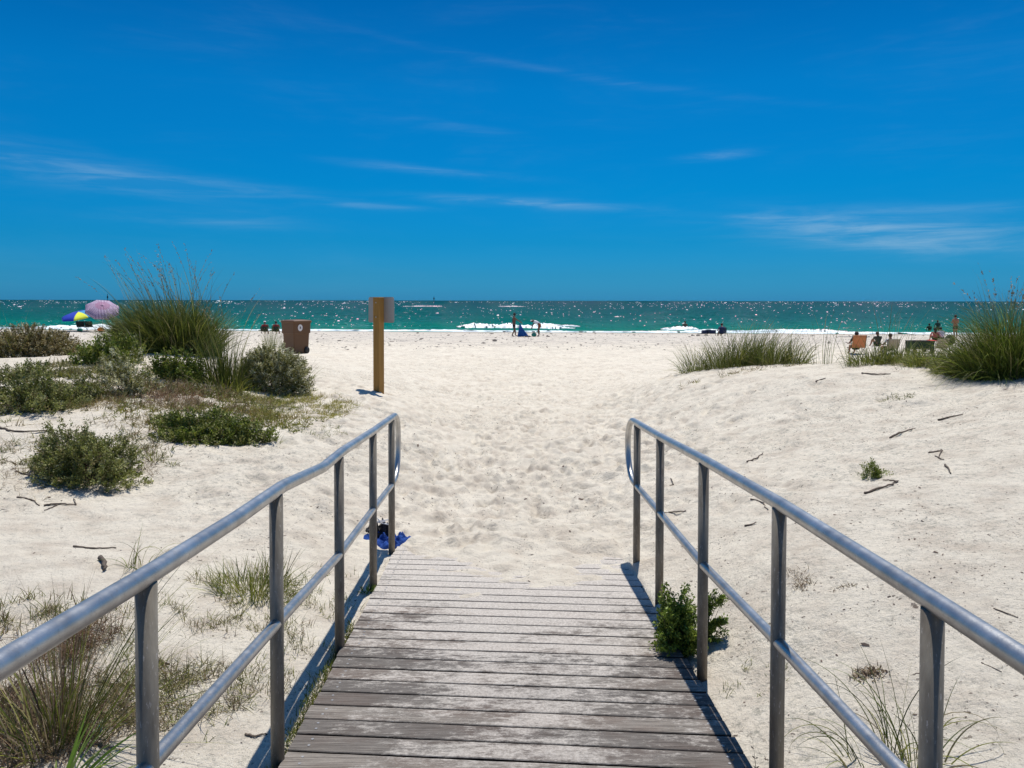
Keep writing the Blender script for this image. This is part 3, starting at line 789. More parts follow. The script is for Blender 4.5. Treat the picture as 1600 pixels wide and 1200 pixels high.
def blades(root, az, th0, L, kap, w0, col, r, seg=6, twist=True, tipcol=None):
    """curved tapering ribbons; all arguments arrays of length n. returns V, F, C"""
    n = len(az); h = np.stack([np.cos(az), np.sin(az), 0 * az], -1); up = np.array([0, 0, 1.0])
    P = root.copy(); rows = []; side = np.stack([-np.sin(az), np.cos(az), 0 * az], -1)
    ph = r.uniform(-1.2, 1.2, n)[:, None]
    wob = r.normal(0, .10, n)
    for k in range(seg + 1):
        t = k / seg; th = th0 + kap * t ** 1.4
        d = h * np.sin(th)[:, None] + up * np.cos(th)[:, None] + side * (wob * t)[:, None]
        nrm = np.cross(d, side); wv = side * np.cos(ph) + nrm * np.sin(ph)
        w = w0 * (1 - t ** 1.6) ** .8 + w0 * .06
        rows.append(np.stack([P - wv * w[:, None] / 2, P + wv * w[:, None] / 2], 1))
        if k < seg: P = P + d * (L / seg)[:, None]
    V = np.stack(rows, 1)                       # n, seg+1, 2, 3
    b = np.arange(n)[:, None] * (seg + 1) * 2 + np.arange(seg)[None] * 2
    Fs = np.stack([b, b + 1, b + 3, b + 2], -1).reshape(-1, 4)
    C = np.repeat(col[:, None, :], (seg + 1) * 2, 1)
    tt = np.repeat(np.linspace(0, 1, seg + 1), 2)[None, :, None]
    if tipcol is not None: C = C * (1 - tt ** 2) + np.array(tipcol) * tt ** 2
    return V.reshape(-1, 3), Fs, C.reshape(-1, 3)
def leaves(cen, dirv, L, W, col, r):
    """flat pointed leaves, one folded quad pair each"""
    n = len(cen); d = dirv / np.linalg.norm(dirv, axis=1, keepdims=True)
    a = r.normal(0, 1, (n, 3)); s = np.cross(d, a); s /= np.linalg.norm(s, axis=1, keepdims=True) + 1e-9
    nn = np.cross(d, s)
    p0 = cen; p1 = cen + d * (L * .5)[:, None] + s * (W * .5)[:, None] + nn * (W * .12)[:, None]
    p2 = cen + d * L[:, None]; p3 = cen + d * (L * .5)[:, None] - s * (W * .5)[:, None] + nn * (W * .12)[:, None]
    V = np.stack([p0, p1, p2, p3], 1).reshape(-1, 3); i = np.arange(n) * 4
    return V, np.stack([i, i + 1, i + 2, i + 3], -1), np.repeat(col, 4, 0)
class Acc:
    def __init__(s): s.V = []; s.F = []; s.C = []; s.n = 0
    def add(s, vfc, mask=None):
        V, Fs, C = vfc; s.V.append(V); s.F.append(Fs + s.n); s.C.append(C); s.n += len(V)
    def build(s, name, mat, parent=None, origin=None):
        V = np.concatenate(s.V)
        if origin is not None: V = V - np.array(origin)
        o = mesh_obj(name, V, np.concatenate(s.F), mat, parent, smooth=False, cols=np.concatenate(s.C))
        return o
G_DARK = [((.055, .080, .014), 4), ((.115, .145, .022), 3), ((.24, .25, .045), 1.5), ((.25, .22, .10), .8)]
G_OLIVE = [((.08, .105, .016), 3), ((.16, .19, .025), 3), ((.28, .28, .05), 2), ((.30, .24, .13), 1)]
G_YEL = [((.15, .18, .03), 3), ((.26, .27, .05), 3), ((.35, .32, .12), 1.4), ((.07, .10, .02), 1)]
G_DRY = [((.22, .15, .09), 3), ((.13, .08, .05), 3), ((.38, .30, .19), 2), ((.20, .18, .07), 1)]
S_GREEN = [((.105, .125, .025), 4), ((.24, .26, .055), 3), ((.44, .44, .17), 2.0), ((.22, .15, .08), .9), ((.46, .46, .26), .6)]
S_PALE = [((.10, .105, .022), 3.0), ((.24, .225, .05), 2.4), ((.80, .76, .52), 2.8), ((.34, .33, .11), 2.0)]
S_BROWN = [((.15, .10, .035), 3.6), ((.25, .20, .06), 3), ((.75, .66, .42), 2.2), ((.10, .12, .03), 2)]
S_LUSH = [((.080, .130, .018), 4), ((.19, .26, .032), 3), ((.32, .38, .060), 1.8)]
def grass_clump(u, v, y, spread, n, Lr, lean, wind, cols, w0, label, seed, cat='grass clump', group=None, stalks=0, stalk_len=(1, 1.4), droop=.7, sy=1.0, name='grass_clump', tip=None, seg=6, mat='grass', rootp=None, pw=.6, tight=1.0):
    """tussock: blades fan out of a shared root patch. spread, lengths in metres"""
    r = np.random.default_rng(seed)
    b = rootp or (hit(u, v, max(2, y * .6)) if y else hit(u, v))
    rr = spread * r.random(n) ** pw; a = r.uniform(0, 2 * np.pi, n)
    x = b.x + rr * np.cos(a); yy = b.y + rr * np.sin(a) * sy
    root = np.stack([x, yy, ground_v(x, yy) - .01], -1)
    az = a + r.normal(0, .6, n); L = r.uniform(*Lr, n) * (1 - .35 * (rr / max(spread, .01)) ** 2)
    th0 = np.abs(r.normal(0, lean, n)) * (.35 + .9 * rr / max(spread, .01)) * tight
    hx = np.cos(az) * np.sin(th0) + wind[0]; hy = np.sin(az) * np.sin(th0) + wind[1]
    az = np.arctan2(hy, hx); th0 = np.arcsin(np.clip(np.hypot(hx, hy), 0, .97))
    kap = np.abs(r.normal(droop, droop * .5, n))
    A = Acc(); A.add(blades(root, az, th0, L, kap, w0 * r.uniform(.6, 1.3, n), pick(cols, n, r), r, seg, tipcol=tip))
    t_ = empty(name, (b.x, b.y, ground(b.x, b.y)), 0, label, cat, group)
    A.build('blades', M[mat], t_, t_.location)
    if stalks:
        A2 = Acc(); m = stalks; rr = spread * .8 * r.random(m) ** .6; a = r.uniform(0, 2 * np.pi, m)
        x = b.x + rr * np.cos(a); yy = b.y + rr * np.sin(a) * sy; root = np.stack([x, yy, ground_v(x, yy)], -1)
        L = r.uniform(*stalk_len, m); th = np.abs(r.normal(0, .16, m)); az = a + r.normal(0, .5, m)
        hx = np.cos(az) * np.sin(th) + wind[0]; hy = np.sin(az) * np.sin(th) + wind[1]; az = np.arctan2(hy, hx); th = np.hypot(hx, hy).clip(0, .9)
        kp = r.uniform(.25, 1.0, m)
        V, Fs, C = blades(root, az, th, L, kp, np.full(m, w0 * .95), pick(G_OLIVE, m, r, .15), r, 10)
        A2.add((V, Fs, C))
        Vr = V.reshape(m, 11, 2, 3).mean(2)
        for i in range(0, m, 2):                       # slim seed heads on every other stalk
            for k in range(16):
                q = r.uniform(7.2, 10) ; j = int(min(q, 9)); p = Vr[i, j] + (Vr[i, j + 1] - Vr[i, j]) * (q - j)
                d = (Vr[i, j + 1] - Vr[i, j]); d = d / np.linalg.norm(d) + r.normal(0, .35, 3)
                A2.add(leaves(p[None], d[None], np.array([.045]) * y_scale(w0), np.array([.012]) * y_scale(w0), np.array([[.30, .24, .13]]) * r.uniform(.5, 1.1), r))
        A2.build('seed_stalks', M['grass'], t_, t_.location)
    return t_
def y_scale(w0): return 1.0
def shrub(u0, u1, vtop, vbase, y, cols, label, seed, leafL=.03, n=9000, lump=.35, cat='shrub', name='shrub', depth=.8, group=None, stems=40, upright=.5, flat=1.0, rootp=None, shoots=None, gap=.0):
    """rounded bush from many short leafy shoots; photo box in, metres out"""
    r = np.random.default_rng(seed); uc = (u0 + u1) / 2
    b = rootp or hit(uc, vbase, max(2, y * .6)); sc = b.y / F
    rx = (u1 - u0) / 2 * sc * .95; H = (vbase - vtop) * sc * flat; ry = rx * depth
    cy = b.y + ry * .75
    shoots = shoots or max(60, n // 14)
    a = r.uniform(0, 2 * np.pi, shoots); q = r.random(shoots) ** .5
    ph = r.uniform(0, 1, shoots)
    lumpf = 1 + lump * (VN[3](np.cos(a) * 1.9 + 9 + seed, np.sin(a) * 1.9 + ph * 2.2 + 3) * 2)
    el = np.arcsin(ph ** .9)
    rad = (0.35 + .65 * r.random(shoots) ** .42) * lumpf
    X = rx * rad * np.cos(el) * np.cos(a); Y = ry * rad * np.cos(el) * np.sin(a); Z = H * rad * np.sin(el) * .95 + .02
    gx = b.x + X; gy = cy + Y
    gz = np.maximum(ground_v(gx, gy), np.where((gx < deck_right(gy)) & (gx > deck_left(gy)) & (gy < 6.3), deck_z(gy), -9))
    tipP = np.stack([gx, gy, gz + np.maximum(Z, .01)], -1)
    out = np.stack([X / rx, Y / ry, Z / max(H, .01) + upright], -1); out /= np.linalg.norm(out, axis=1, keepdims=True)
    keep = np.ones(shoots, bool)
    if gap: keep = fbm(gx, gy + Z * 2, 2.2 / max(rx, .2), 2, seed % 6) > -gap * .5
    tipP = tipP[keep]; out = out[keep]; m = len(tipP)
    per = max(5, int(n * 1.7) // m)
    sl = leafL * 3.2
    k = np.repeat(np.arange(m), per); t = np.tile(np.linspace(0, 1, per), m)
    cen = tipP[k] - out[k] * (sl * (1 - t))[:, None] + r.normal(0, leafL * .35, (m * per, 3))
    dv = out[k] * r.uniform(.2, 1.2, (m * per, 1)) + r.normal(0, .75, (m * per, 3))
    shade = pick(cols, m, r, .2)[k] * .5 + pick(cols, m * per, r, .25) * .5
    A = Acc(); A.add(leaves(cen, dv, leafL * r.uniform(.6, 1.3, m * per), leafL * r.uniform(.34, .62, m * per), shade, r))
    t_ = empty(name, (b.x, cy, ground(b.x, cy)), 0, label, cat, group)
    A.build('foliage', M['leaf'], t_, t_.location)
    B = Acc(); st = min(stems, m); idx = r.choice(m, st, replace=False)
    r0 = np.stack([b.x + r.normal(0, rx * .18, st), cy + r.normal(0, ry * .18, st), np.zeros(st)], -1); r0[:, 2] = ground_v(r0[:, 0], r0[:, 1]) - .01
    e = tipP[idx] - r0; Ls = np.linalg.norm(e, axis=1); az = np.arctan2(e[:, 1], e[:, 0]); th = np.arccos((e[:, 2] / Ls).clip(-1, 1))
    B.add(blades(r0, az, th * .8, Ls * 1.03, th * .3, np.full(st, max(.006, H * .012)), pick([((.12, .085, .06), 1)], st, r), r, 5))
    B.build('branches', M['dry'], t_, t_.location)
    return t_
def patch(name, label, u, v, ru, rv, n, Lr, cols, w0, seed, lean=.6, cat=None, mat='grass', droop=.6, flatmul=1.0, kind='stuff', seg=4, dens_f=3.0, near=2, thr=-.05, clump=7):
    """uncountable low growth over an ellipse of ground, in little tufts"""
    r = np.random.default_rng(seed); c = hit(u, v, near); sc = c.y / F
    far = hit(u, v - rv, near); nr_ = hit(u, v + rv, near)
    rx = ru * sc; y0, y1 = nr_.y, min(far.y, c.y + 3.0 * (c.y - nr_.y) + .3); cy = (y0 + y1) / 2; ry = (y1 - y0) / 2
    m = n // clump; a = r.uniform(0, 2 * np.pi, m); q = np.sqrt(r.random(m)) * (1 + .12 * r.normal(0, 1, m))
    x = c.x + rx * q * np.cos(a) * 1; y = cy + ry * q * np.sin(a)
    k = fbm(x, y, dens_f / max(rx, .3), 3, seed % 5) > thr
    x, y = x[k], y[k]; m = len(x)
    kk = np.repeat(np.arange(m), clump); s = .012 + .0015 * c.y
    x = x[kk] + r.normal(0, s, m * clump); y = y[kk] + r.normal(0, s, m * clump)
    az = r.uniform(0, 2 * np.pi, m * clump); root = np.stack([x, y, ground_v(x, y) - .004], -1)
    L = r.uniform(*Lr, m * clump) * r.uniform(.5, 1.1, m)[kk]
    col = pick(cols, m, r, .2)[kk] * .6 + pick(cols, m * clump, r, .2) * .4
    A = Acc(); A.add(blades(root, az, np.abs(r.normal(lean, lean * .5, m * clump)).clip(0, 1.5), L, np.abs(r.normal(droop, .4, m * clump)), w0 * r.uniform(.6, 1.3, m * clump), col, r, seg))
    o = A.build(name, M[mat]); o['kind'] = kind; tag(o, label, cat); return o
def px_m(n, y): return n * y / F

# ---- left dune
t_ = grass_clump(268, 551, 13, .95, 6000, (.55, 1.42), .42, (-.12, .0), G_DARK, .012, 'big dense sea oats clump on the left dune, tall stems bending left against the sky', 21, stalks=95, stalk_len=(1.5, 2.25), sy=.7, droop=.75, pw=.55)
grass_clump(352, 604, 10, .34, 420, (.5, 1.15), .22, (-.03, 0), G_DARK, .009, 'thin upright grass tuft with tall dark stems left of the round pale bush', 22, stalks=18, stalk_len=(1.3, 1.75), droop=.45, sy=.8)
grass_clump(345, 606, 10, .55, 420, (.18, .45), .8, (-.05, 0), G_OLIVE, .009, 'short olive grass skirt below the tall thin tuft on the left dune', 23, droop=.9)
shrub(352, 484, 536, 615, 13, S_PALE, 'round bush with pale tipped leaves, on the path side of the left dune', 24, .032, 24000, .14, stems=60, depth=.7, upright=.2)
shrub(-70, 106, 506, 557, 15, S_BROWN, 'low brown and cream flecked bush at the left edge, behind the dune sand', 25, .036, 22000, .2, depth=.6, upright=.2)
shrub(95, 215, 534, 572, 14, S_LUSH + G_YEL, 'low bright green mat plant left of the big sea oats clump', 26, .05, 5000, .5, depth=.6, cat='mat plant', name='mat_plant', upright=1.2)
shrub(222, 320, 555, 596, 12, S_LUSH + G_OLIVE, 'low green leafy mat in front of the big sea oats clump', 27, .045, 5000, .5, depth=.6, cat='mat plant', name='mat_plant', upright=1.2)
shrub(140, 232, 560, 622, 11, S_PALE, 'loose pale grey green bush on the sand left of centre dune', 28, .030, 4200, .5, gap=.2)
shrub(-60, 112, 588, 650, 10, S_GREEN, 'dark green bush with a shaded base at the left edge', 29, .032, 13000, .55, depth=.7)
shrub(92, 160, 588, 632, 11, S_PALE + G_OLIVE, 'small pale bush beside the dark green bush at left edge', 30, .028, 2600, .5, gap=.2)
shrub(16, 200, 680, 762, 7, S_GREEN, 'dense dark green bush standing alone low on the left dune', 331, .023, 22000, .42, stems=140, upright=.25, flat=.92)
shrub(230, 405, 657, 694, 8, S_LUSH + S_GREEN + G_OLIVE, 'wide low bright green succulent mat in the middle of the left dune', 32, .030, 17000, .45, depth=.55, cat='mat plant', name='mat_plant', upright=1.6)
patch('dead_ground_cover', 'brown dead twiggy growth spread over the left dune', 250, 618, 165, 26, 9000, (.05, .22), G_DRY, .006, 33, 1.15, 'dead plants', 'dry', .5, thr=-.03, near=7)
patch('dead_ground_cover', 'brown dead growth around the lone dark green bush', 110, 735, 130, 40, 3600, (.04, .14), G_DRY, .004, 34, 1.2, 'dead plants', 'dry', .5, thr=0, near=4)
patch('dead_ground_cover', 'reddish dead twigs beside the pale sand hummock', 300, 618, 60, 16, 2200, (.08, .24), [((.24, .11, .06), 1), ((.30, .19, .11), 1)], .006, 35, 1.2, 'dead plants', 'dry', .4, near=7)
patch('creeping_grass', 'yellow green creeping grass on the shoulder of the left dune', 455, 640, 95, 22, 10000, (.05, .16), [((.30, .29, .05), 3), ((.42, .36, .12), 2), ((.14, .15, .03), 1), ((.26, .17, .08), 1)], .006, 36, .95, 'creeping grass', thr=-.03, near=7)
patch('creeping_grass', 'olive creeping grass below the round pale bush', 380, 640, 80, 24, 3600, (.06, .18), G_OLIVE, .006, 37, .9, 'creeping grass', thr=.0, near=7)
patch('creeping_grass', 'thin runner of grass just above the handrail kink', 500, 676, 45, 14, 900, (.05, .12), G_OLIVE, .005, 38, 1.0, 'creeping grass', thr=.02, near=5)
grass_clump(425, 690, 8, .10, 60, (.10, .22), .7, (0, 0), G_YEL, .006, 'small yellow green tuft right of the bright green mat', 39, droop=.5)
grass_clump(242, 722, 7, .07, 46, (.08, .17), .7, (0, 0), G_YEL, .006, 'small spiky tuft right of the lone dark green bush', 40, droop=.4)
grass_clump(268, 728, 7, .05, 26, (.06, .13), .8, (.1, 0), G_OLIVE, .006, 'tiny tuft just right of the small spiky tuft', 41, droop=.4)
for i, (u, v, h, lab) in enumerate([(20, 552, 95, 'thin dark grass stems above the brown flecked bush at the left edge'), (150, 562, 70, 'sparse bending grass stems between the umbrellas and the dune'),
                                    (215, 566, 95, 'loose grass stems at the left foot of the big sea oats clump'), (425, 545, 50, 'fine pale grass between the round bush and the bin'),
                                    (480, 590, 45, 'few long grass stems arching over the sand right of the round bush'), (118, 566, 42, 'small spray of thin grass left of the bright mat'),
                                    (45, 585, 30, 'small pale tuft on the sand at the far left')]):
    b = hit(u, v, 10)
    grass_clump(u, v, 10, px_m(14, b.y), [34, 26, 60, 240, 16, 22, 24][i], (px_m(h * .5, b.y), px_m(h, b.y)), .4, ((-.15, 0), (.1, 0), (-.25, 0), (.05, 0), (.55, 0), (.1, 0), (0, 0))[i], G_OLIVE, .007, lab, 50 + i, droop=.6)
patch('dead_ground_cover', 'straw coloured runners linking the bushes of the left dune', 190, 640, 230, 30, 9000, (.05, .20), [((.30, .22, .10), 2), ((.20, .13, .06), 2), ((.22, .22, .05), 1.4), ((.42, .35, .20), 1)], .006, 230, 1.1, 'dead plants', 'dry', .6, thr=-.02, near=6, clump=9)
patch('low_scrub', 'patchy olive scrub between the bushes of the left dune', 200, 600, 210, 22, 9000, (.05, .20), [((.10, .12, .02), 3), ((.22, .22, .04), 2), ((.50, .46, .28), 1), ((.16, .11, .05), 1.5)], .014, 231, .9, 'scrub', 'leaf', .5, thr=-.02, near=7, clump=9)
patch('low_scrub', 'patchy olive scrub around the mat plant and pale bush', 330, 655, 150, 24, 6500, (.04, .15), [((.14, .16, .02), 3), ((.26, .25, .04), 2), ((.24, .16, .07), 1.5)], .010, 232, .9, 'scrub', 'leaf', .5, thr=-.0, near=6, clump=9)
patch('low_scrub', 'straggly growth fringing the lone dark bush', 120, 712, 125, 42, 3400, (.05, .16), [((.12, .15, .03), 2), ((.22, .15, .08), 2), ((.34, .32, .16), 1)], .007, 233, .9, 'scrub', 'leaf', .6, thr=.0, near=5, clump=7)
patch('low_scrub', 'low scrub in the hollow behind the left dune bushes', 130, 580, 130, 12, 3000, (.06, .2), [((.12, .13, .03), 2), ((.26, .22, .10), 2), ((.50, .46, .30), 1)], .014, 234, .9, 'scrub', 'leaf', .5, thr=.0, near=9, clump=7)
patch('sparse_grass', 'sparse short grass behind the lone dark bush', 60, 640, 150, 22, 3000, (.05, .16), G_OLIVE, .006, 60, .9, 'sparse grass', thr=.02, near=6)
# ---- near left, seen through the rail
grass_clump(395, 925, 5, .26, 560, (.10, .27), 1.0, (0, 0), G_YEL, .0045, 'spreading yellow green grass tuft behind the left handrail post', 61, droop=.35, stalks=0, sy=.8)
grass_clump(440, 905, 5, .14, 60, (.14, .30), .7, (.25, .1), G_OLIVE, .005, 'dark seeding grass just right of the post beside the yellow tuft', 62, droop=.2)
grass_clump(225, 888, 5, .10, 46, (.18, .42), .7, (.2, 0), G_OLIVE, .0045, 'curly wiry grass tuft above the left rail', 63, droop=2.3, seg=10)
patch('sparse_grass', 'wispy dry grass scattered over the sand left of the ramp', 330, 1010, 200, 125, 6500, (.03, .11), G_DRY + G_YEL, .003, 64, .6, 'sparse grass', thr=.02, clump=6)
patch('sparse_grass', 'wispy green shoots at the foot of the left posts', 470, 960, 80, 90, 900, (.03, .10), G_OLIVE, .0035, 65, .6, 'sparse grass', thr=.05, clump=6)
patch('sparse_grass', 'dry grass at the left edge above the rail', 60, 965, 110, 30, 1800, (.05, .13), G_DRY + G_YEL, .004, 66, .55, 'sparse grass', thr=-.05, clump=6)
p_ = hit(85, 1150)
grass_clump(60, 1165, 3, .15, 105, (.28, .58), .6, (-.30, .0), G_YEL + G_DRY, .0065, 'large coarse grass tussock in the bottom left corner, leaning left', 67, droop=.5, seg=8)
grass_clump(100, 1150, 3, .07, 90, (.40, .85), .28, (.02, 0), G_OLIVE + G_DRY, .0035, 'upright wiry stems in the bottom left corner', 68, droop=.25, seg=8)
grass_clump(125, 1165, 3, .08, 70, (.55, 1.05), .3, (.42, .12), G_OLIVE, .0042, 'long grass arching right from the bottom left corner towards the post', 69, droop=.45, seg=9)
grass_clump(95, 1240, 2.4, .05, 26, (.24, .40), .6, (.45, .05), [((.13, .22, .03), 2), ((.22, .30, .06), 2)], .013, 'broad bright green blades at the very bottom left', 70, droop=.5, seg=7, rootp=at_dist(95, 1215, 2.75))
patch('dead_ground_cover', 'matted brown dead stems around the bottom left tussock', 60, 1130, 130, 75, 5200, (.08, .26), G_DRY, .0035, 71, 1.2, 'dead plants', 'dry', .4, thr=-.2, clump=5)
patch('dead_ground_cover', 'curled brown dead twigs above the bottom left tussock', 120, 1010, 55, 40, 1500, (.06, .2), [((.12, .075, .045), 1), ((.22, .13, .07), 1)], .003, 72, .8, 'dead plants', 'dry', 1.8, thr=-.3, clump=5)
patch('dead_ground_cover', 'dry stems left of the ramp near the bottom', 270, 1090, 110, 60, 2600, (.05, .16), G_DRY + G_YEL, .0032, 73, 1.0, 'dead plants', 'dry', .5, thr=-.02, clump=5)
# moss and shoots along the shaded left side of the ramp
r_ = np.random.default_rng(5); A = Acc(); n = 2600; yy = r_.uniform(2.2, 4.6, n); xx = deck_left(yy) - .012 - np.abs(r_.normal(0, .022, n)) - .004
A.add(blades(np.stack([xx, yy, ground_v(xx, yy) + r_.uniform(0, .03, n)], -1), r_.uniform(0, 6.3, n), r_.uniform(.1, 1.0, n), r_.uniform(.01, .045, n), r_.uniform(0, .8, n), np.full(n, .004), pick(G_OLIVE, n, r_), r_, 3))
o = A.build('moss', M['grass']); o['kind'] = 'stuff'; tag(o, 'green mossy growth along the shaded left side of the boards', 'moss')
grass_clump(578, 926, 5, .05, 60, (.04, .10), .8, (.2, 0), S_LUSH, .009, 'little green weed at the foot of a left handrail post', 75, droop=.6)
grass_clump(528, 1078, 3, .05, 26, (.03, .11), 1.2, (.3, 0), G_OLIVE, .004, 'small weed lying over the left board edge', 76, droop=.5, rootp=Vector((deck_left(3.75) + .02, 3.75, deck_z(3.75))))
# ---- right dune
for i, (u, v, w, n, h) in enumerate([(1085, 580, 24, 200, 62), (1120, 572, 26, 320, 62), (1150, 568, 26, 420, 72), (1178, 566, 26, 460, 78), (1208, 566, 26, 360, 66), (1240, 566, 22, 200, 56)]):
    b = hit(u, v, 11)
    grass_clump(u, v, 10, px_m(w, b.y), int(n * 1.15), (px_m(h * .32, b.y), px_m(h * 1.12, b.y)), .58, ((-.14 if i < 2 else .10), 0), G_YEL + G_DARK + G_DARK, .0085,
                ['leftmost tuft of the dune grass row right of the path, leaning left', 'second tuft from the path in the dune grass row', 'third tuft from the path in the dune grass row',
                 'tallest tuft in the middle of the dune grass row', 'fifth tuft from the path in the dune grass row', 'thin right end tuft of the dune grass row'][i], 80 + i, group='row of dune grass right of the path', droop=.55)
patch('sparse_grass', 'pale dry grass litter at the foot of the dune grass row', 1160, 576, 100, 8, 900, (.05, .16), G_DRY + G_YEL, .008, 90, .9, 'sparse grass', near=11)
for i, (u, v, w, n, h, lab) in enumerate([(1290, 568, 22, 40, 95, 'dark wiry stems standing alone on the right dune crest'), (1325, 573, 10, 14, 80, 'single leaning dark twiggy stem in front of the dune crest'),
                                          (1390, 564, 40, 90, 110, 'tall thin stems in front of the seated beachgoers'), (1415, 574, 14, 14, 40, 'short leaning stems on the bare crest below the beachgoers'),
                                          (1495, 575, 26, 130, 85, 'upright stems left of the big right hand grass mound')]):
    b = hit(u, v, 9)
    grass_clump(u, v, 9, px_m(w, b.y), n, (px_m(h * .4, b.y), px_m(h, b.y)), .4, ((.05, 0), (-.2, 0), (.12, 0), (-.3, 0), (.0, 0))[i], G_DARK, .0065, lab, 92 + i, droop=.35)
for i, (u, v, w, n) in enumerate([(1362, 565, 36, 420), (1410, 566, 38, 520), (1452, 570, 34, 600), (1492, 578, 32, 620)]):
    b = hit(u, v, 9)
    grass_clump(u, v, 9, px_m(w, b.y), n, (px_m(16, b.y), px_m(44, b.y)), .8, (0, 0), G_YEL + G_OLIVE, .009,
                ['low green grass at the left end of the crest below the orange seat back', 'low green grass on the crest in front of the tan seat back', 'low green grass on the crest in front of the dark box', 'low green grass joining the big right hand mound'][i], 100 + i, group='low grass along the right dune crest', droop=.9)
b = hit(1588, 584, 7)
grass_clump(1588, 584, 7, .66, 4200, (.3, 1.3), .55, (-.02, 0), G_DARK + G_DARK + S_LUSH, .0070, 'big dense green grass mound at the right edge of the dune', 106, stalks=0, droop=1.1, sy=.7)
grass_clump(1580, 584, 7, 0.40, 300, (.8, 1.45), .2, (.05, 0), G_DARK, .007, 'tall dark stems rising above the big right hand mound', 107, droop=.6, stalks=60, stalk_len=(1.1, 1.6))
grass_clump(1525, 584, 7, .34, 1500, (.25, .66), .8, (0, 0), G_DARK + G_OLIVE, .008, 'rounded grass tuft on the left flank of the big right hand mound', 108, droop=1.1)
shrub(1350, 1394, 727, 748, 5, S_LUSH + G_YEL, 'tiny green creeping plant alone on the right dune slope', 109, .014, 1300, .5, cat='mat plant', name='mat_plant', stems=10, depth=1.1)
patch('creeping_grass', 'thin dark runner of weed on the right dune slope', 1405, 620, 26, 4, 240, (.03, .08), G_DARK, .006, 110, 1.1, 'creeping grass', thr=-.5, near=5)
# leafy bush against the right side of the ramp
bb = Vector((1.06, 4.30, ground(1.06, 4.3)))
shrub(1003, 1103, 880, 1010, 4, S_LUSH, 'glossy dark green leafy bush growing against the right side of the ramp', 112, .021, 8000, .45, cat='shrub', rootp=Vector((.915, 4.08, 0)), depth=1.0, stems=50, upright=.1, flat=.72)
shrub(1080, 1150, 905, 990, 4, S_LUSH, 'outer sprigs of the leafy bush, right of the post', 113, .019, 2400, .6, rootp=Vector((1.07, 4.15, 0)), depth=.6, stems=30, upright=.1, gap=.3)
# near right, behind the rail
for i, (u, n, L, wind, lab) in enumerate([(1395, 20, (.25, .62), (-.02, 0), 'wiry green grass blades left of the near right post'), (1425, 26, (.25, .6), (-.1, 0), 'green grass blades close beside the near right post'),
                                          (1335, 16, (.22, .5), (-.4, 0), 'arching thin grass leaning left between the two right posts'), (1465, 9, (.2, .4), (.3, 0), 'few blades bending right behind the near right post')]):
    grass_clump(u, 1190, 2.6, .05, n, L, .35, wind, G_DARK + G_OLIVE, .0050, lab, 120 + i, droop=1.5, seg=12, cat='beach grass')
A = Acc(); r_ = np.random.default_rng(8); b = at_dist(1190, 1215, 2.85); b.z = ground(b.x, b.y)
t_ = empty('dry_weed', b, 0, 'small dark branching weed beside the right edge of the ramp', 'weed')
for st in range(7):
    root = np.array([[b.x + r_.normal(0, .02), b.y + r_.normal(0, .02), b.z]]); V, Fs, C = blades(root, np.array([r_.uniform(2, 4.2)]), np.array([r_.uniform(.05, .4)]), np.array([r_.uniform(.12, .27)]), np.array([.2]), np.array([.004]), np.array([[.10, .08, .06]]), r_, 8)
    A.add((V, Fs, C)); P = V.reshape(9, 2, 3).mean(1)
    for j in range(3, 9):
        for s_ in (-1, 1): A.add(leaves(P[j][None], np.array([[s_ * .7 + r_.normal(0, .2), r_.normal(0, .3), .8]]), np.array([.018]), np.array([.006]), np.array([[.14, .12, .08]]), r_))
A.build('stems', M['dry'], t_, b)
patch('dead_ground_cover', 'scrap of brown dead seed heads between the near right posts', 1362, 1052, 26, 9, 420, (.01, .05), G_DRY, .006, 130, 1.0, 'dead plants', 'dry', .8, thr=-.5)
patch('dead_ground_cover', 'tangle of dead twigs right of the second right post', 1250, 905, 16, 22, 200, (.02, .08), G_DRY, .003, 131, .8, 'dead plants', 'dry', .8, thr=-.5)
patch('dead_ground_cover', 'dry brown scrap lying on the right hand sand', 1315, 917, 20, 4, 150, (.01, .04), G_DRY, .005, 132, 1.2, 'dead plants', 'dry', .8, thr=-.5)
patch('sparse_grass', 'few thin shoots right of the third right post', 1170, 1060, 70, 30, 130, (.02, .07), G_OLIVE, .003, 133, .6, 'sparse grass', thr=.0, clump=6)

# ------------------------------------------------------------------ litter on the sand
def litter(name, label, n, seed, fy, fx, size, col=((.07, .05, .04), (.16, .11, .08)), grow=.0016):
    r = np.random.default_rng(seed); y = fy(r, n); x = fx(r, n, y)
    ok = fbm(x, y, 1.1, 3, 4) > -.12 + r.normal(0, .12, n); x, y = x[ok], y[ok]; n = len(x)
    s = size * r.lognormal(0, .55, n) * (1 + grow * 0 * y); asp = r.uniform(.12, .6, n); a = r.uniform(0, 6.28, n)
    z = ground_v(x, y); rows = []
    for k in range(5):
        an = k / 5 * 2 * np.pi; px = np.cos(an) * s * r.uniform(.7, 1.2, n); py = np.sin(an) * s * asp * r.uniform(.7, 1.2, n)
        X = x + px * np.cos(a) - py * np.sin(a); Y = y + px * np.sin(a) + py * np.cos(a)
        rows.append(np.stack([X, Y, ground_v(X, Y) + .0015 + s * .15 * (1 + np.sin(an + a))], -1))
    top = np.stack([x, y, z + s * .4], -1)
    V = np.stack(rows + [top], 1); b = np.arange(n)[:, None] * 6
    Fs = np.concatenate([np.stack([b[:, 0] + k, b[:, 0] + (k + 1) % 5, b[:, 0] + 5], -1) for k in range(5)])
    C = np.repeat(np.array(col[0]) + (np.array(col[1]) - np.array(col[0])) * r.random((n, 1)), 6, 0)
    o = mesh_obj(name, V.reshape(-1, 3), Fs, M['dry'], None, False, C); o['kind'] = 'stuff'; tag(o, label, 'beach debris'); return o
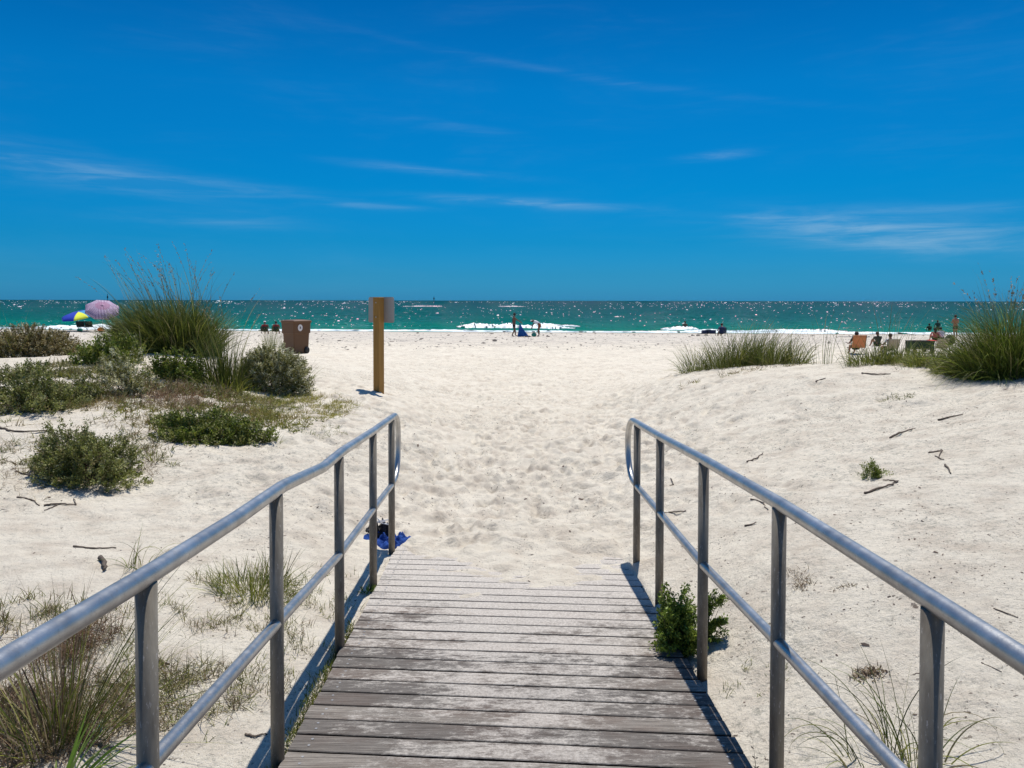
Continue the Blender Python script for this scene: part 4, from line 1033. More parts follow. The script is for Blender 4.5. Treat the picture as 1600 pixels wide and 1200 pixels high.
litter('beach_debris', 'dark flecks of seaweed and shell on the near sand', 11000, 1, lambda r, n: 2.5 + 10 * r.random(n) ** 1.3, lambda r, n, y: r.uniform(-1, 1, n) * (1.5 + y * .66), .0030)
litter('beach_debris', 'dark flecks scattered over the dunes and the path', 6500, 2, lambda r, n: 8 + 22 * r.random(n) ** 1.2, lambda r, n, y: r.uniform(-1, 1, n) * y * .66, .0058)
litter('beach_debris', 'small dark bits littering the right dune slope', 6000, 3, lambda r, n: 4 + 9 * r.random(n), lambda r, n, y: y * r.uniform(.18, .68, n), .0040)
litter('wrack_line', 'dark seaweed wrack strewn along the upper beach', 4200, 4, lambda r, n: 40 + 26 * r.random(n), lambda r, n, y: r.uniform(-1, 1, n) * y * .68, .045, ((.06, .05, .045), (.15, .13, .11)))
def stick(pts, rpx, label, near=2.5, branches=(), lift=.3, name='driftwood_stick', cat='stick', col='bark'):
    """dead branch lying on the sand along photo pixels"""
    m = MB(); r = np.random.default_rng(int(pts[0][0]))
    def line(px, rp, raise_=0):
        P = []
        for i, (u, v) in enumerate(px):
            p = hit(u, v, near); rad = rp * p.y / F; P.append(p + Vector((0, 0, rad * .5 + raise_ * rad * (i % 2))))
        P = spline(P, 6); P = [p + Vector((r.normal(0, 1), r.normal(0, 1), abs(r.normal(0, .6)))) * rp * p.y / F * .55 for p in P]; R_ = [rp * P[0].y / F * (1 - .55 * i / len(P)) * r.uniform(.85, 1.15) for i in range(len(P))]
        m.tube(P, R_, 6)
    line(pts, rpx, lift)
    for b_ in branches: line(b_, rpx * .7, lift * 1.5)
    o = m.build(name, M[col], None, True); c = np.array(m.V).mean(0)
    o.data.transform(Matrix.Translation(-Vector(c))); o.location = c
    return tag(o, label, cat, 'driftwood sticks on the sand')
stick([(28, 779), (48, 783), (62, 792)], 1.4, 'short curved stick at the left edge below the lone dark bush')
stick([(70, 792), (92, 790), (119, 791)], 1.6, 'forked dark stick on the sand below the lone dark bush', 3, [[(119, 791), (116, 781)], [(92, 790), (70, 800)]])
stick([(116, 856), (145, 859), (182, 858)], 1.7, 'pale grey stick lying level left of the curly grass')
stick([(24, 738), (60, 750), (88, 755)], 1.3, 'dark stick at the base of the lone dark bush')
stick([(0, 671), (30, 677), (85, 674)], 1.8, 'thick dark branch at the left edge above the lone bush')
stick([(150, 1068), (190, 1073), (215, 1073)], 2.0, 'dark dead branch behind the near left post')
stick([(1352, 771), (1380, 762), (1404, 752)], 2.0, 'thick broken stick below the tiny creeping plant on the right slope', 3, [[(1404, 752), (1380, 750)]])
stick([(1449, 707), (1474, 704)], 1.5, 'crossed dark sticks on the right dune slope', 3, [[(1472, 702), (1466, 716)], [(1462, 712), (1474, 718)]])
stick([(1477, 726), (1486, 740)], 1.6, 'short stub of wood right of the crossed sticks')
stick([(1390, 684), (1410, 676), (1430, 669)], 1.7, 'long weathered stick slanting across the upper right slope')
stick([(1466, 656), (1488, 651), (1506, 647)], 1.5, 'weathered stick higher up near the right edge')
stick([(1347, 583), (1368, 585), (1392, 584)], 1.4, 'dark flat stick just below the right dune crest', 6)
stick([(1274, 596), (1290, 591)], 1.2, 'small dark stick left of the others below the crest', 6)
stick([(1036, 803), (1050, 801), (1072, 799)], 1.5, 'dark straight stick just right of the second right post')
stick([(1048, 748), (1053, 757)], 1.1, 'short twig on the sand between the right posts and slope', 3, [[(1053, 757), (1047, 759)]])
stick([(1165, 822), (1184, 817)], 1.4, 'short dark stick under the right rail')
stick([(1173, 780), (1190, 785), (1201, 797)], 1.4, 'bent twig beneath the right top rail')
stick([(1168, 722), (1183, 716), (1193, 708)], 1.3, 'thin twig above the right rail')
stick([(398, 641), (430, 639), (462, 629)], 1.2, 'long thin dead root trailing in front of the round bush', 6)
stick([(386, 1150), (400, 1152), (420, 1149)], 2.2, 'small tan piece of wood beside the left post at bottom', col='joist' )
stick([(1553, 950), (1592, 965)], 1.2, 'thin dark twig at the far right beyond the rail')
stick([(1534, 1035), (1566, 1049)], 1.0, 'very thin twig right of the near right post')
stick([(160, 876), (163, 896)], 4.0, 'dark chunk of charred wood standing in the left sand')
stick([(247, 1033), (262, 1041)], 3.0, 'black scrap of wood just right of the near left post')
# small blue scrap
m = MB(); p = hit(155, 1146); m.box(-.008, .008, -.002, .002, 0, .030, Matrix.Rotation(.3, 4, 'Y')); M['blue_scrap'] = noisy('blue_plastic', (.01, .28, .62), .4)
o = m.build('plastic_scrap', M['blue_scrap']); o.location = p; tag(o, 'tiny bright blue plastic scrap among the bottom left grass', 'litter')

# ------------------------------------------------------------------ sign, bin, towel
def timber_material():
    m = noisy('treated_timber', (.36, .19, .045), .75, 0, .3, 3, .3, 20)
    N, L = m.node_tree.nodes, m.node_tree.links
    for n in N:
        if n.type == 'TEX_NOISE':
            mp = N.new('ShaderNodeMapping'); mp.inputs['Scale'].default_value = (9, 9, .8)
            L.new(N['Texture Coordinate'].outputs['Object'], mp.inputs[0]); L.new(mp.outputs[0], n.inputs[0])
    return m
M['timber'] = timber_material()
M['alu'] = noisy('sign_aluminium', (.42, .39, .36), .45, .35, .06, 4, .05)
M['bolt'] = noisy('bolt_steel', (.45, .45, .45), .4, .9)
def rounded_rect(w, h, rad, n=6):
    P = []
    for cx, cz, a0 in ((w - rad, h - rad, 0), (-w + rad, h - rad, 90), (-w + rad, -h + rad, 180), (w - rad, -h + rad, 270)):
        for k in range(n + 1):
            a = R(a0 + 90 * k / n); P.append((cx + rad * math.cos(a), cz + rad * math.sin(a)))
    return P
def build_sign():
    b = on_ground(*hit(592, 612, 8).xy); y = b.y
    t_ = empty('sign', b, R(-30), 'blank grey back of a small sign on a square brown timber post', 'sign')
    H = (612 - 464.5) * y / F
    mb = MB(); s = .070
    mb.box(-s, s, -s, s, -.5, H); mb.build('post', M['timber'], t_, bevel=.006)
    w = .295; h = .232; zc = H - h + .005
    P = rounded_rect(w, h, .035); n = len(P); yb = s + .004
    V = [(x, yb, zc + z) for x, z in P] + [(x, yb + .003, zc + z) for x, z in P]
    Fs = [tuple(range(n)), tuple(range(2 * n - 1, n - 1, -1))] + [(i, i + n, (i + 1) % n + n, (i + 1) % n) for i in range(n)]
    MB().add(V, Fs).build('sign_plate', M['alu'], t_)
    for dz in (.13, -.13): MB().tube([(0, -s - .012, zc + dz), (0, -s + .002, zc + dz)], .011, 8).build('bolt', M['bolt'], t_, True)
build_sign()
M['bin'] = noisy('brown_plastic', (.125, .058, .022), .5, 0, .12, 5, .12, 30)
M['black'] = noisy('black_rubber', (.02, .02, .02), .6)
M['sticker'] = noisy('white_sticker', (.72, .68, .66), .5, 0, .04)
M['darkprint'] = noisy('dark_print', (.06, .06, .09), .5)
def build_bin():
    p = at_dist(463, 552, 26.5); z = ground(p.x, p.y)
    b = Vector((p.x, p.y, p.z - .02))
    t_ = empty('wheelie_bin', b, R(-36), 'brown wheeled plastic bin with a round white sticker, half behind the dune', 'bin')
    t_.scale = (.85, .85, 1)
    def ring(w, d, z, y0=0, rad=.06, n=4): return [(x, y + y0, z) for x, y in rounded_rect(w, d, rad, n)]
    def loft(rings, cap0=True, cap1=True):
        V = sum(rings, []); n = len(rings[0]); Fs = []
        for k in range(len(rings) - 1):
            for i in range(n): Fs.append((k * n + i, k * n + (i + 1) % n, (k + 1) * n + (i + 1) % n, (k + 1) * n + i))
        if cap0: Fs.append(tuple(range(n))[::-1])
        if cap1: Fs.append(tuple(range((len(rings) - 1) * n, len(rings) * n)))
        return MB().add(V, Fs)
    hgt = 1.10
    loft([ring(.335, .35, 0), ring(.345, .36, .05), ring(.365, .39, .66), ring(.370, .395, .70), ring(.40, .425, .705), ring(.405, .43, hgt - .05), ring(.42, .445, hgt - .048), ring(.42, .445, hgt)], True, False).build('body', M['bin'], t_, False)
    loft([ring(.435, .46, hgt - .012), ring(.44, .465, hgt + .02), ring(.40, .42, hgt + .05), ring(.25, .26, hgt + .068), ring(.05, .05, hgt + .072, rad=.02)]).build('lid', M['bin'], t_, True)
    MB().tube([(-.32, .47, hgt - .02), (-.30, .53, hgt - .01), (.30, .53, hgt - .01), (.32, .47, hgt - .02)], .018, 8).build('handle', M['bin'], t_, True)
    for x in (-.36, .36): MB().tube([(x - .03, .24, .12), (x + .03, .24, .12)], .12, 20).build('wheel', M['black'], t_, True)
    # round sticker on the side that faces right
    st = MB(); n = 28; cx = .4135; cy = -.12; cz = .90; rr = .115
    V = [(cx, cy + rr * math.cos(2 * math.pi * k / n), cz + rr * math.sin(2 * math.pi * k / n)) for k in range(n)]
    st.add(V + [(v[0] - .006, v[1], v[2]) for v in V], [tuple(range(n))] + [(k, k + n, (k + 1) % n + n, (k + 1) % n) for k in range(n)])
    so = st.build('sticker', M['sticker'], t_)
    q = MB(); pts = [(0, .05), (.035, .02), (.02, -.01), (.045, -.045), (0, -.03), (-.04, -.05), (-.02, 0), (-.04, .03)]
    V = [(cx + .004, cy + a, cz + b2) for a, b2 in pts]; q.add(V + [(v[0] - .003, v[1], v[2]) for v in V], [tuple(range(8))] + [(k, k + 8, (k + 1) % 8 + 8, (k + 1) % 8) for k in range(8)])
    q.build('emblem', M['darkprint'], so)
build_bin()
M['towel_blue'] = noisy('blue_towel', (.004, .050, .26), .85, 0, .4, 14, .8, 90)
M['net_black'] = noisy('black_mesh', (.012, .012, .016), .6, 0, .3, 40, 1.0, 120)
M['cord_white'] = noisy('white_cord', (.55, .55, .56), .6)
def crumple(cx, cy, rx, ry, h, seed, rz=0, nx=44):
    r = np.random.default_rng(seed); g = np.linspace(-1, 1, nx); X, Y = np.meshgrid(g, g, indexing='ij')
    ang = np.arctan2(Y, X); rad = np.hypot(X, Y) ; edge = np.maximum(np.abs(X), np.abs(Y)) / np.maximum(rad, 1e-6)
    X2 = X * edge ** .55 * (1 + .18 * fbm(X + seed, Y, 1.2, 2, 1)); Y2 = Y * edge ** .55 * (1 + .18 * fbm(X, Y + seed, 1.2, 2, 2))
    lx = X2 * rx; ly = Y2 * ry; wx = cx + lx * math.cos(rz) - ly * math.sin(rz); wy = cy + lx * math.sin(rz) + ly * math.cos(rz)
    dome = np.clip(1 - np.maximum(np.abs(X), np.abs(Y)) ** 2.5, 0, 1)
    fold = np.abs(fbm(X * 1.3 + seed, Y * 1.3, 2.1, 3, 3)) * 1.6 + .35 * np.abs(fbm(X, Y, 5.5, 2, 4))
    z = ground_v(wx.ravel(), wy.ravel()).reshape(wx.shape) - .006 + dome ** .7 * h * (.45 + fold)
    V = np.stack([wx, wy, z], -1).reshape(-1, 3); i = (np.arange(nx - 1)[:, None] * nx + np.arange(nx - 1)[None]).ravel()
    return V, np.stack([i, i + nx, i + nx + 1, i + 1], -1)
def build_towel():
    c = on_ground(*hit(603, 854).xy)
    V, Fs = crumple(c.x + .01, c.y + .02, .20, .15, .085, 3, R(-18)); c0 = np.array(c)
    o = mesh_obj('towel', V - c0, Fs, M['towel_blue']); o.location = c; tag(o, 'crumpled bright blue towel lying behind the left handrail end post', 'towel')
    d = on_ground(c.x - .07, c.y + .09)
    V, Fs = crumple(d.x, d.y, .12, .09, .10, 9, R(10)); V[:, 2] += .06
    t_ = empty('mesh_bag', d, 0, 'black mesh beach bag with pale cords, heaped on the blue towel', 'bag')
    mesh_obj('bag_body', V - np.array(d), Fs, M['net_black'], t_)
    r = np.random.default_rng(4)
    for k in range(3):
        P = [Vector((r.uniform(-.1, .1), r.uniform(-.1, .02), .15 + r.uniform(0, .05))) for _ in range(5)]
        MB().tube(spline(P, 6), .005, 6).build('cord', M['cord_white'], t_, True)
build_towel()

# ------------------------------------------------------------------ beachgoers
def skin_mat(name, col): return noisy(name, col, .55, 0, .08, 6, 0)
M['skin_tan'] = skin_mat('tanned_skin', (.30, .14, .085)); M['skin_brown'] = skin_mat('brown_skin', (.14, .062, .038)); M['skin_pale'] = skin_mat('pale_skin', (.56, .36, .28))
M['skin_red'] = skin_mat('sunburnt_skin', (.36, .13, .09))
M['hair_dark'] = noisy('dark_hair', (.014, .010, .009), .6, 0, .3, 30, .5)
M['hair_brown'] = noisy('brown_hair', (.06, .03, .018), .6, 0, .3, 30, .5)
def cloth(name, col): 
    M[name] = noisy(name, col, .85, 0, .15, 9, .5, 40); return M[name]
for nm, cl in dict(black_swimwear=(.012, .012, .016), rust_shorts=(.24, .055, .02), white_top=(.72, .72, .74), red_shirt=(.50, .02, .03), dark_shorts=(.02, .02, .025), blue_shirt=(.05, .09, .22),
                   olive_top=(.06, .06, .04), white_cap=(.75, .75, .75), teal_bag=(.03, .22, .17), cobalt_cloth=(.008, .085, .30), canvas_orange=(.55, .20, .08), canvas_tan=(.42, .34, .24), canvas_dark=(.015, .022, .020),
                   orange_bag=(.70, .13, .01), deep_green_canvas=(.02, .04, .022), navy_canvas=(.012, .025, .075)).items(): cloth(nm, cl)
def skinned(name, chains, mat, parent, root=0, sub=2):
    """chains: list of (list of (pos, radius)); first point of later chains may repeat an earlier point to branch there"""
    bm = bmesh.new(); sl = bm.verts.layers.skin.verify(); keys = {}
    def vert(p, rad):
        k = tuple(round(c, 4) for c in p)
        if k in keys: return keys[k]
        v = bm.verts.new(p); v[sl].radius = (rad, rad); keys[k] = v; return v
    for ch in chains:
        pv = None
        for p, rad in ch:
            v = vert(p, rad)
            if pv is not None and v is not pv and not bm.edges.get((pv, v)): bm.edges.new((pv, v))
            pv = v
    bm.verts.ensure_lookup_table(); bm.verts[0][sl].use_root = True
    me = bpy.data.meshes.new(name); bm.to_mesh(me); bm.free(); me.materials.append(mat)
    o = bpy.data.objects.new(name, me); SC.collection.objects.link(o); o.parent = parent
    o.modifiers.new('skin', 'SKIN').use_smooth_shade = True
    sb = o.modifiers.new('subdivision', 'SUBSURF'); sb.levels = sub; sb.render_levels = sub
    return o
def blob(name, c, rad, mat, parent, cut=None, seg=14):
    V = []; Fs = []; n = seg
    for i in range(n + 1):
        th = math.pi * i / n
        for k in range(n):
            ph = 2 * math.pi * k / n
            p = [c[0] + rad[0] * math.sin(th) * math.cos(ph), c[1] + rad[1] * math.sin(th) * math.sin(ph), c[2] + rad[2] * math.cos(th)]
            if cut and p[2] < cut: p[2] = cut + (p[2] - cut) * .15
            V.append(p)
    for i in range(n):
        for k in range(n): Fs.append((i * n + k, (i + 1) * n + k, (i + 1) * n + (k + 1) % n, i * n + (k + 1) % n))
    return MB().add(V, Fs).build(name, mat, parent, True)
def lerp(a, b, t): return tuple(a[i] + (b[i] - a[i]) * t for i in range(3))
def person(loc, rz, J, label, skin, hair, top=None, bottom=None, scale=1.0, hat=None, long_hair=False, bun=False, legs=True, sleeves=True, group=None):
    """J: joint positions (metres, facing +Y, standing height 1.72)"""
    t_ = empty('person', loc, rz, label, 'person', group); t_.scale = (scale,) * 3
    pel, chest, neck, head = J['pelvis'], J['chest'], J['neck'], J['head']
    ch = [[(pel, .125), (lerp(pel, chest, .5), .115), (chest, .135), (lerp(chest, neck, .65), .085), (neck, .052), (lerp(neck, head, .45), .065), (head, .088), (tuple(Vector(head) + (Vector(head) - Vector(neck)).normalized() * .085), .062)]]
    fd = Vector(J.get('face', (0, 1, 0))).normalized()
    ch.append([(head, .088), (tuple(Vector(head) + fd * .085 - Vector((0, 0, .01))), .018)])          # nose
    sh = {}
    for s, k in ((-1, 'l'), (1, 'r')):
        el, wr = J['elbow_' + k], J['wrist_' + k]; sp = J['shoulder_' + k]
        hd = (Vector(wr) - Vector(el)).normalized(); palm = tuple(Vector(wr) + hd * .055)
        ch.append([(chest, .135), (sp, .062), (lerp(sp, el, .5), .046), (el, .040), (lerp(el, wr, .5), .036), (wr, .026), (palm, .034)])
        side = hd.cross(Vector((0, 0, 1)) if abs(hd.z) < .9 else Vector((1, 0, 0))).normalized(); dn = hd.cross(side)
        for q, ln in ((-.024, .058), (-.008, .074), (.008, .070), (.024, .054)):
            a = Vector(palm) + side * q + hd * .03; b_ = a + hd * ln * .5 + dn * .006; c = b_ + hd * ln * .45 + dn * .018
            ch.append([(palm, .034), (tuple(a), .009), (tuple(b_), .0085), (tuple(c), .007)])
        th = Vector(wr) + side * .03 + hd * .02; ch.append([(wr, .026), (tuple(th), .011), (tuple(th + side * .022 + hd * .035), .009)])
        if legs:
            hp, kn, an, to = J['hip_' + k], J['knee_' + k], J['ankle_' + k], J['toe_' + k]
            ch.append([(pel, .125), (hp, .095), (lerp(hp, kn, .5), .078), (kn, .055), (lerp(kn, an, .35), .056), (an, .036), (lerp(an, to, .5), .036), (to, .028)])
    skinned('body', ch, M[skin], t_)
    up = (Vector(head) - Vector(neck)).normalized()
    hc = Vector(head) + up * .035 - fd * .018
    blob('hair', hc, (.098, .104, .108), M[hair], t_, cut=hc.z - .075)
    if long_hair:
        bk = Vector(head) - fd * .07; skinned('long_hair', [[(tuple(bk), .07), (tuple(bk - Vector((0, .02, .16)) - fd * .03), .075), (tuple(bk - Vector((0, 0, .34)) - fd * .05), .04)]], M[hair], t_)
    if bun: blob('hair_bun', Vector(head) + up * .13 - fd * .05, (.05, .05, .05), M[hair], t_)
    if hat: blob('cap', hc + up * .03, (.108, .112, .085), M[hat], t_, cut=hc.z + .015)
    if top:
        tc = [[(lerp(pel, chest, .12), .137), (lerp(pel, chest, .5), .130), (chest, .150), (lerp(chest, neck, .6), .098)]]
        if sleeves:
            for k in 'lr': sp, el = J['shoulder_' + k], J['elbow_' + k]; tc.append([(chest, .150), (sp, .075), (lerp(sp, el, .6), .060)])
        skinned('top', tc, M[top], t_)
    if bottom and legs:
        bc = [[(lerp(pel, chest, .15), .138), (pel, .142)]]
        for k in 'lr': hp, kn = J['hip_' + k], J['knee_' + k]; bc.append([(pel, .142), (hp, .112), (lerp(hp, kn, .55), .095)])
        skinned('shorts', bc, M[bottom], t_)
    return t_
def pose(**kw):
    J = dict(pelvis=(0, 0, .93), chest=(0, .01, 1.27), neck=(0, 0, 1.46), head=(0, .015, 1.58), shoulder_l=(-.19, 0, 1.38), shoulder_r=(.19, 0, 1.38),
             elbow_l=(-.25, -.02, 1.09), elbow_r=(.25, -.02, 1.09), wrist_l=(-.25, .08, .85), wrist_r=(.25, .08, .85),
             hip_l=(-.10, 0, .88), hip_r=(.10, 0, .88), knee_l=(-.11, .02, .48), knee_r=(.11, .02, .48), ankle_l=(-.11, -.02, .08), ankle_r=(.11, -.02, .08), toe_l=(-.12, .14, .03), toe_r=(.12, .14, .03))
    J.update(kw); return J
SIT = dict(pelvis=(0, 0, .12), chest=(0, .06, .45), neck=(0, .09, .63), head=(0, .13, .75), shoulder_l=(-.19, .06, .56), shoulder_r=(.19, .06, .56), elbow_l=(-.25, .20, .36), elbow_r=(.25, .20, .36),
           wrist_l=(-.12, .42, .38), wrist_r=(.12, .42, .38), hip_l=(-.10, .05, .11), hip_r=(.10, .05, .11), knee_l=(-.14, .40, .42), knee_r=(.14, .40, .42), ankle_l=(-.12, .62, .07), ankle_r=(.12, .62, .07), toe_l=(-.12, .76, .03), toe_r=(.12, .76, .03))
CHAIR = dict(pelvis=(0, 0, .34), chest=(0, -.07, .66), neck=(0, -.08, .85), head=(0, -.04, .97), shoulder_l=(-.19, -.07, .77), shoulder_r=(.19, -.07, .77), elbow_l=(-.29, .06, .54), elbow_r=(.29, .06, .54),
             wrist_l=(-.26, .30, .52), wrist_r=(.26, .30, .52), hip_l=(-.10, .05, .32), hip_r=(.10, .05, .32), knee_l=(-.12, .46, .42), knee_r=(.12, .46, .42), ankle_l=(-.12, .58, .07), ankle_r=(.12, .58, .07), toe_l=(-.12, .72, .03), toe_r=(.12, .72, .03))
def P_at(u, y): 
    x = (u - 800) / F * (y * math.cos(PITCH)); return on_ground(x, y)
# two people folding a blue cloth on the shore
person(P_at(803, 57), R(-80), pose(elbow_r=(.16, .24, 1.20), wrist_r=(.12, .50, 1.04), elbow_l=(-.22, .10, 1.12), wrist_l=(-.18, -.16, .92), knee_l=(-.10, .10, .48), ankle_l=(-.10, .14, .08), toe_l=(-.10, .30, .03), ankle_r=(.10, -.16, .08), toe_r=(.10, 0, .03), head=(0, .04, 1.58)),
       'standing person with dark hair bun and black swimwear holding up a blue cloth', 'skin_brown', 'hair_dark', 'black_swimwear', 'black_swimwear', 1.02, bun=True, sleeves=False)
person(P_at(842, 57), R(88), pose(pelvis=(0, -.06, .88), chest=(0, .22, 1.10), neck=(0, .36, 1.17), head=(0, .47, 1.15), face=(0, .7, -.7), shoulder_l=(-.18, .28, 1.12), shoulder_r=(.18, .28, 1.12), elbow_l=(-.19, .42, .90), elbow_r=(.19, .44, .90),
       wrist_l=(-.12, .50, .68), wrist_r=(.12, .52, .68), hip_l=(-.1, -.06, .84), hip_r=(.1, -.06, .84), knee_l=(-.11, .06, .47), knee_r=(.11, .0, .47)),
       'person bending forward over a green bag, white top and rust coloured shorts', 'skin_brown', 'hair_brown', 'white_top', 'rust_shorts', 1.0, hat='white_cap')
def build_cloth():
    b = P_at(815, 57); H = 1.0; V = []; n = 28; m = 12
    t0 = Vector(((812 - 800) / F * 57 - b.x, 0, 1.02))
    for j in range(m + 1):
        q = j / m
        for k in range(n):
            a = 2 * math.pi * k / n; rr = .02 + .30 * q ** 1.3 * (1 + .28 * math.cos(a * 5 + q * 2))
            V.append(((t0.x * (1 - q)) + rr * math.cos(a) * 1.15 + .14 * q * q, rr * .55 * math.sin(a), t0.z * (1 - q) + .02 + .03 * q * math.sin(a * 3)))
    Fs = [(j * n + k, j * n + (k + 1) % n, (j + 1) * n + (k + 1) % n, (j + 1) * n + k) for j in range(m) for k in range(n)] + [tuple(range(n))[::-1]]
    o = MB().add(V, Fs).build('beach_cloth', M['cobalt_cloth'], None, True); o.location = b; tag(o, 'blue cloth hanging in a cone from the standing person\'s hand to the sand', 'cloth')
build_cloth()
def bag(u, y, w, h, mat, label, name='bag', dx=0):
    b = P_at(u, y); t_ = empty(name, b, 0, label, name.replace('_', ' '))
    blob('bag_body', (0, 0, h * .42), (w / 2, w * .36, h * .48), M[mat], t_, cut=.01)
    MB().tube(spline([(-w * .25, 0, h * .8), (-w * .12, 0, h * 1.12), (w * .12, 0, h * 1.12), (w * .25, 0, h * .8)], 5), .012, 6).build('strap', M[mat], t_, True); return t_
bag(834.5, 56.6, .38, .34, 'teal_bag', 'green bag on the sand in front of the bending person')
bag(157, 68, .62, .42, 'orange_bag', 'bright orange bag on the sand under the striped umbrella')
def slipper(u, y, label, rz=0):
    b = P_at(u, y); t_ = empty('shoe', b, rz, label, 'shoe', 'shoes left on the upper beach')
    P = rounded_rect(.055, .14, .05, 4); n = len(P); MB().add([(x, z, .005) for x, z in P] + [(x, z, .04) for x, z in P], [tuple(range(n))[::-1], tuple(range(n, 2 * n))] + [(i, (i + 1) % n, (i + 1) % n + n, i + n) for i in range(n)]).build('sole', M['black'], t_)
    blob('upper', (0, .05, .05), (.06, .09, .05), M['black'], t_, cut=.03)
slipper(823, 56, 'dark shoe lying just right of the blue cloth', R(80)); slipper(828, 56, 'dark shoe midway between the blue cloth and the green bag', R(60)); slipper(856.5, 57, 'dark shoe right of the bending person', R(90))
slipper(1083, 60, 'dark shoe left of the low blue beach chairs', R(90)); slipper(1091, 60, 'dark shoe nearest the low blue beach chairs', R(80))
# bathers: only the upper body clears the water
def bather(u, v, y, label, dz, **kw):
    return person(Vector(((u - 800) / F * y, y, dz)), kw.pop('rz', 0), pose(elbow_l=(-.28, .06, 1.12), elbow_r=(.28, .06, 1.12), wrist_l=(-.2, .2, .98), wrist_r=(.2, .2, .98)), label, kw.pop('skin', 'skin_brown'), 'hair_dark', kw.pop('top', None), None, 1.0, **kw)
bather(1070.5, 508, 84, 'dark bather standing waist deep right of a head in the water', -.93)
bather(1058, 510, 82, 'bather with only the head above water', -1.36)
bather(1452.5, 513, 80, 'dark bather waist deep left of the seated couple', -1.02, top='black_swimwear')
bather(1465.5, 508, 78, 'bather in the sea directly behind the seated couple', -.62, top='olive_top')
# seated couple and the man standing
person(P_at(1462.5, 52), R(-8), pose(**{**SIT}), 'seated long haired person with bare brown back, left one of the couple', 'skin_red', 'hair_dark', None, 'dark_shorts', 1.0, long_hair=True)
person(P_at(1472.5, 52), R(12), pose(**{**SIT, 'elbow_r': (.30, .14, .34), 'wrist_r': (.34, .26, .14)}), 'seated person in a pale top leaning forward, right one of the couple', 'skin_pale', 'hair_dark', 'white_top', 'dark_shorts', 1.04)
person(P_at(1493.5, 57), R(14), pose(elbow_l=(-.30, .02, 1.14), wrist_l=(-.12, .22, 1.12), elbow_r=(.30, .02, 1.14), wrist_r=(.12, .22, 1.12)), 'person standing with bent arms and bare back at the right of the beach', 'skin_red', 'hair_dark', None, 'dark_shorts', 1.02)
def towel_flat(u, y, w, d, mat, label):
    b = P_at(u, y); nx = 14; X, Y = np.meshgrid(np.linspace(-w / 2, w / 2, nx), np.linspace(-d / 2, d / 2, nx), indexing='ij')
    Z = ground_v(b.x + X.ravel(), b.y + Y.ravel()).reshape(X.shape) - b.z + .03 + .02 * fbm(X, Y, 2, 2, 1); i = (np.arange(nx - 1)[:, None] * nx + np.arange(nx - 1)[None]).ravel()
    V = np.stack([X, Y, Z], -1).reshape(-1, 3); n = len(V); Fq = np.stack([i, i + nx, i + nx + 1, i + 1], -1)
    o = mesh_obj('beach_towel', V, Fq, M[mat]); o.location = b; md = o.modifiers.new('thickness', 'SOLIDIFY'); md.thickness = .012; tag(o, label, 'towel')
towel_flat(1458, 51.5, 1.6, 1.5, 'red_shirt', 'reddish towel spread left of the seated couple')
towel_flat(1335, 58, 2.0, 1.2, 'navy_canvas', 'dark towel on the sand beyond the orange seat back')
def beach_chair(loc, rz, mat, label, low=True, w=.56, back=.62, seat=.22, group=None, frame='canvas_dark'):
    """sling chair: seat and back fabric, side frames, legs, arm rests; faces +Y"""
    t_ = empty('beach_chair', loc, rz, label, 'beach chair', group); h = w / 2; zs = seat
    MB().box(-h + .02, h - .02, -.16, .34, zs, zs + .012).build('seat', M[mat], t_)
    m = MB(); Y0, Y1 = -.16, -.16 - back * .35; n = 6
    V = []; 
    for k in range(n + 1):
        q = k / n; y = Y0 + (Y1 - Y0) * q - .03 * math.sin(q * math.pi); z = zs + back * q
        V += [(-h + .02, y, z), (h - .02, y, z), (h - .02, y - .012, z), (-h + .02, y - .012, z)]
    Fs = [];
    for k in range(n):
        for a in range(4): Fs.append((k * 4 + a, k * 4 + (a + 1) % 4, (k + 1) * 4 + (a + 1) % 4, (k + 1) * 4 + a))
    Fs += [(3, 2, 1, 0), (n * 4, n * 4 + 1, n * 4 + 2, n * 4 + 3)]
    m.add(V, Fs).build('backrest', M[mat], t_, True)
    for s in (-1, 1):
        x = s * h
        MB().tube([(x, Y1, zs + back), (x, Y0, zs), (x, .34, zs)], .012, 6).build('side_frame', M[frame], t_)
        MB().tube([(x, .30, zs), (x, -.10, 0)], .012, 6).build('leg', M[frame], t_); MB().tube([(x, -.14, zs), (x, .30, 0)], .012, 6).build('leg', M[frame], t_)
        MB().box(x - .022, x + .022, -.24, .22, zs + .20, zs + .222).build('arm_rest', M[frame], t_)
    return t_
# red shirted pair in low chairs, left of the bin
for u, lab, hat, cl in ((413.5, 'left one of the two people in red sitting in low chairs, white cap', 'white_cap', 'left low beach chair of the pair in red'), (431, 'right one of the two people in red sitting in low chairs, dark hair', None, 'right low beach chair of the pair in red, nearest the bin')):
    p = P_at(u, 62); beach_chair(p, R(5), 'canvas_dark', cl, back=.40, group='low chairs of the pair in red')
    person(p + Vector((0, .02, -.04)), R(5), pose(**CHAIR), lab, 'skin_tan', 'hair_dark', 'red_shirt', 'dark_shorts', .98, hat=hat)
